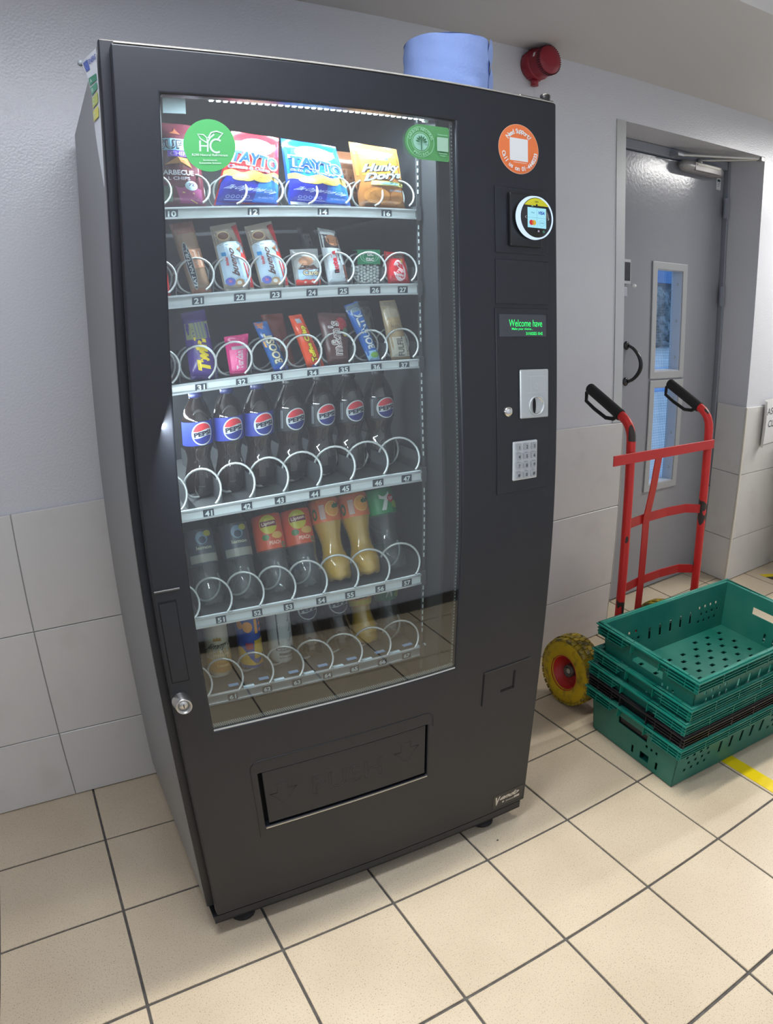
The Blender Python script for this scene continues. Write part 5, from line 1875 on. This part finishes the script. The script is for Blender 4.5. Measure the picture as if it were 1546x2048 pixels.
def lemon_water(a_):
    a_.disc(0.000, 0.134, 0.013, 0.013, ink(110, 140, 160), 22, 2)
    a_.disc(0.001, 0.130, 0.008, 0.007, ink(50, 60, 76), 18, 2)
    a_.disc(0.014, 0.142, 0.009, 0.006, ink(170, 164, 60), 18, 2)
    a_.text('lemon', 0.002, 0.115, 0.034, 0.007, ink(170, 176, 150), bold=0.03)
    a_.rect(-0.034, 0.086, 0.034, 0.102, ink(140, 142, 132), 16, 2)


def peach_tea(a_):
    a_.disc(-0.006, 0.137, 0.019, 0.019, ink(196, 186, 50), 28, 3)
    a_.rect(-0.023, 0.133, 0.012, 0.144, ink(120, 34, 60), 8, 1)
    a_.text('Lipton', -0.0055, 0.1385, 0.029, 0.0085, ink(230, 216, 190), bold=0.03, rot=0.08)
    a_.disc(0.010, 0.114, 0.013, 0.007, ink(216, 170, 90), 18, 2)
    a_.disc(-0.016, 0.112, 0.008, 0.006, ink(70, 120, 60), 14, 2)
    a_.text('PEACH', 0.002, 0.100, 0.025, 0.0075, ink(240, 190, 170), bold=0.04)
    a_.disc(0.021, 0.094, 0.006, 0.006, ink(80, 140, 110), 12, 1, 0.55)


def orange_club(a_):
    a_.disc(0.006, 0.146, 0.016, 0.016, ink(232, 160, 70), 24, 2)
    a_.disc(0.006, 0.146, 0.0155, 0.0155, ink(240, 190, 110), 24, 1, 0.88)
    a_.text('club', 0.016, 0.152, 0.022, 0.0110, ink(24, 100, 66), bold=0.10, rot=0.1)
    a_.rect(-0.022, 0.128, -0.011, 0.156, ink(186, 190, 190), 2, 3)
    for i in range(4):
        a_.rect(-0.020 + 0.0024 * i, 0.130, -0.019 + 0.0024 * i, 0.154, ink(230, 140, 90), 1, 2)
    a_.disc(-0.034, 0.140, 0.006, 0.012, ink(60, 100, 60), 14, 1, 0.5)


def seven(a_):
    a_.poly([(-0.012, 0.156), (0.010, 0.160), (0.010, 0.152), (-0.002, 0.124), (-0.011, 0.124), (0.001, 0.150), (-0.012, 0.148)], ink(214, 220, 214))
    a_.disc(0.013, 0.146, 0.0085, 0.0085, ink(196, 40, 52), 22, 2)
    a_.text('UP', 0.013, 0.146, 0.0105, 0.0070, ink(232, 220, 220), bold=0.04)
    a_.disc(0.022, 0.134, 0.010, 0.008, ink(150, 190, 60), 16, 2)


G5 = 'drink bottles on the fifth shelf'
Z5 = TZ[4] - 0.0025
T5 = 0.44
X5 = [0.158, 0.236, 0.312, 0.378, 0.446, 0.511, 0.570]
for j in range(7):
    y = 0.117
    if j < 2:
        bottle('clear flavoured water bottle with a dark label, %s on the fifth shelf' % ('at the left end' if j == 0 else 'second from the left'), PROF_WATER, M_PET, (0.084, 0.152, (70, 76, 86)), lemon_water, X5[j], y, Z5, T5, (40, 60, 120), G5)
    elif j < 4:
        bottle('tea bottle with orange label and yellow disc, %s of the two on the fifth shelf' % ('left' if j == 2 else 'right'), PROF_WATER, M_PET, (0.088, 0.158, (206, 84, 46)), peach_tea, X5[j], y, Z5, T5, (200, 170, 40), G5)
    elif j < 6:
        bottle('orange drink bottle with an orange label, %s of the two on the fifth shelf' % ('left' if j == 4 else 'right'), PROF_CLUB, M_PET, (0.122, 0.168, (222, 116, 62)), orange_club, X5[j], y, Z5, T5, (30, 110, 70), G5, M_ORJ)
    else:
        bottle('clear lemonade bottle with a green label at the right end of the fifth shelf', PROF_CLUB, M_PET, (0.118, 0.168, (36, 142, 82)), seven, X5[j], y, Z5, T5, (30, 120, 60), G5)


def can(label, x, y, z, base, paint, h=0.150, r=0.0275, group='cans on the bottom shelf'):
    rt = thing('drink_can', label, 'can', tuple(W(x, y, z)), (0, 0, YAW), group)
    pr = [(0.0, 0.004), (r * 0.72, 0.002), (r * 0.80, 0.0), (r * 0.90, 0.004), (r, 0.014), (r, h - 0.014), (r * 0.86, h - 0.003), (r * 0.84, h), (r * 0.78, h - 0.004), (0, h - 0.004)]
    M_ = ink(*base, 0.3)
    b_ = MB()
    b_.lathe(pr[:4], M_ALU, 40).lathe(pr[3:7], M_, 40).lathe(pr[6:], M_ALU, 40)
    b_.build('can_body', rt)
    a_ = Art()
    paint(a_)
    o_ = a_.put(MB(), cyl_fn(lambda q: r), 0.0005, 0.0001).build('print', rt)
    o_['kind'] = 'stuff'
    return rt


def can_coffee(a_):
    a_.rect(-0.060, 0.014, 0.060, 0.046, ink(196, 146, 62), 24, 3)
    for i in range(13):
        a_.rect(-0.030 + 0.005 * i, 0.040, -0.028 + 0.005 * i, 0.064 + 0.004 * (i % 3), ink(204, 164, 96), 1, 2)
    a_.poly([(-0.014, 0.092), (-0.011, 0.100), (-0.008, 0.096), (-0.004, 0.103), (0.000, 0.096), (0.003, 0.100), (0.005, 0.092)], ink(190, 150, 80))
    a_.text("Jimmy's", 0.000, 0.080, 0.056, 0.018, ink(62, 62, 64), shear=0.35, bold=0.01, rot=0.10)
    a_.text('ICED COFFEE', 0.002, 0.058, 0.036, 0.005, ink(240, 226, 190))
    a_.text('CARAMEL', 0.002, 0.032, 0.028, 0.006, ink(236, 206, 140))


def can_blue(a_):
    a_.band([(-0.05 + 0.1 * i / 12, 0.038 + 0.022 * math.sin(i * 0.7)) for i in range(13)], [(-0.05 + 0.1 * i / 12, 0.014) for i in range(13)], ink(220, 176, 40))
    a_.band([(0.004 + 0.036 * i / 6, 0.074) for i in range(7)], [(0.000 + 0.040 * i / 6, 0.030) for i in range(7)], ink(206, 172, 60))
    a_.disc(-0.008, 0.108, 0.011, 0.013, ink(240, 160, 40), 18, 2)
    a_.disc(-0.026, 0.112, 0.008, 0.010, ink(236, 150, 50), 16, 2)
    a_.rect(0.008, 0.090, 0.0155, 0.124, ink(244, 170, 40), 2, 4)
    for q in (0.092, 0.106, 0.119):
        a_.rect(0.0185, q, 0.028, q + 0.007, ink(240, 130, 60), 2, 1, 0.002)
    a_.rect(-0.016, 0.054, 0.000, 0.070, ink(170, 60, 80), 3, 2)


def can_white(a_):
    G_ = ink(98, 102, 104)
    a_.rect(-0.014, 0.050, -0.0115, 0.128, G_, 1, 8)
    for q in (0.056, 0.080, 0.104):
        a_.line([(-0.012, q), (0.014, q + 0.002), (0.019, q + 0.018), (-0.012, q + 0.018)], 0.0022, G_)
    a_.rect(-0.020, 0.036, 0.020, 0.043, ink(88, 90, 92), 8, 1)
    a_.text('MONSTER', 0.0, 0.0395, 0.034, 0.0048, ink(210, 212, 212))
    a_.rect(-0.014, 0.024, 0.018, 0.030, ink(110, 112, 114), 6, 1)
    a_.text('ULTRA WHITE', 0.002, 0.018, 0.034, 0.0044, ink(110, 112, 114))


Z6 = TZ[5] - 0.0025
can('cream iced coffee can with an amber base at the left end of the bottom shelf', 0.164, 0.158, Z6, (206, 200, 176), can_coffee)
can('blue and orange drink can, second from the left on the bottom shelf', 0.240, 0.162, Z6, (44, 84, 170), can_blue)
can('white energy drink can with grey markings on the bottom shelf', 0.312, 0.160, Z6, (202, 206, 204), can_white)


def cola_low(a_):
    cola_logo(0.002, 0.110, 0.0225, a_, (34, 38, 66))


def club_low(a_):
    a_.rect(-0.040, 0.128, 0.040, 0.150, ink(226, 120, 60), 14, 3)
    a_.text('club', 0.000, 0.121, 0.048, 0.026, ink(30, 84, 54), bold=0.12, rot=0.12)
    a_.rect(-0.036, 0.094, 0.036, 0.106, ink(214, 190, 60), 12, 1)


def seven_low(a_):
    a_.poly([(-0.020, 0.144), (0.016, 0.150), (0.016, 0.140), (0.002, 0.100), (-0.012, 0.100), (0.003, 0.136), (-0.020, 0.132)], ink(206, 214, 208))
    a_.disc(0.020, 0.128, 0.008, 0.014, ink(196, 70, 76), 20, 2)
    a_.disc(0.018, 0.104, 0.010, 0.008, ink(150, 190, 60), 16, 2)


G6 = 'drink bottles on the bottom shelf'
PROF_L = [(r, h * 0.86) for r, h in PROF_CLUB]
bottle('left cola bottle of the two on the bottom shelf', PROF_COLA, M_COLA, (0.088, 0.150, (34, 38, 52)), cola_low, 0.382, 0.152, Z6, 0.30, (24, 34, 90), G6)
bottle('right cola bottle of the two on the bottom shelf', PROF_COLA, M_COLA, (0.088, 0.150, (34, 38, 52)), cola_low, 0.456, 0.152, Z6, 0.30, (24, 34, 90), G6)
bottle('orange drink bottle, the only one on the bottom shelf', PROF_CLUB, M_PET, (0.092, 0.152, (222, 150, 70)), club_low, 0.517, 0.150, Z6, 0.30, (30, 110, 70), G6, M_ORJ)
bottle('clear lemonade bottle with a green label at the right end of the bottom shelf', PROF_CLUB, M_PET, (0.092, 0.156, (70, 126, 92)), seven_low, 0.583, 0.150, Z6, 0.30, (30, 120, 60), G6)
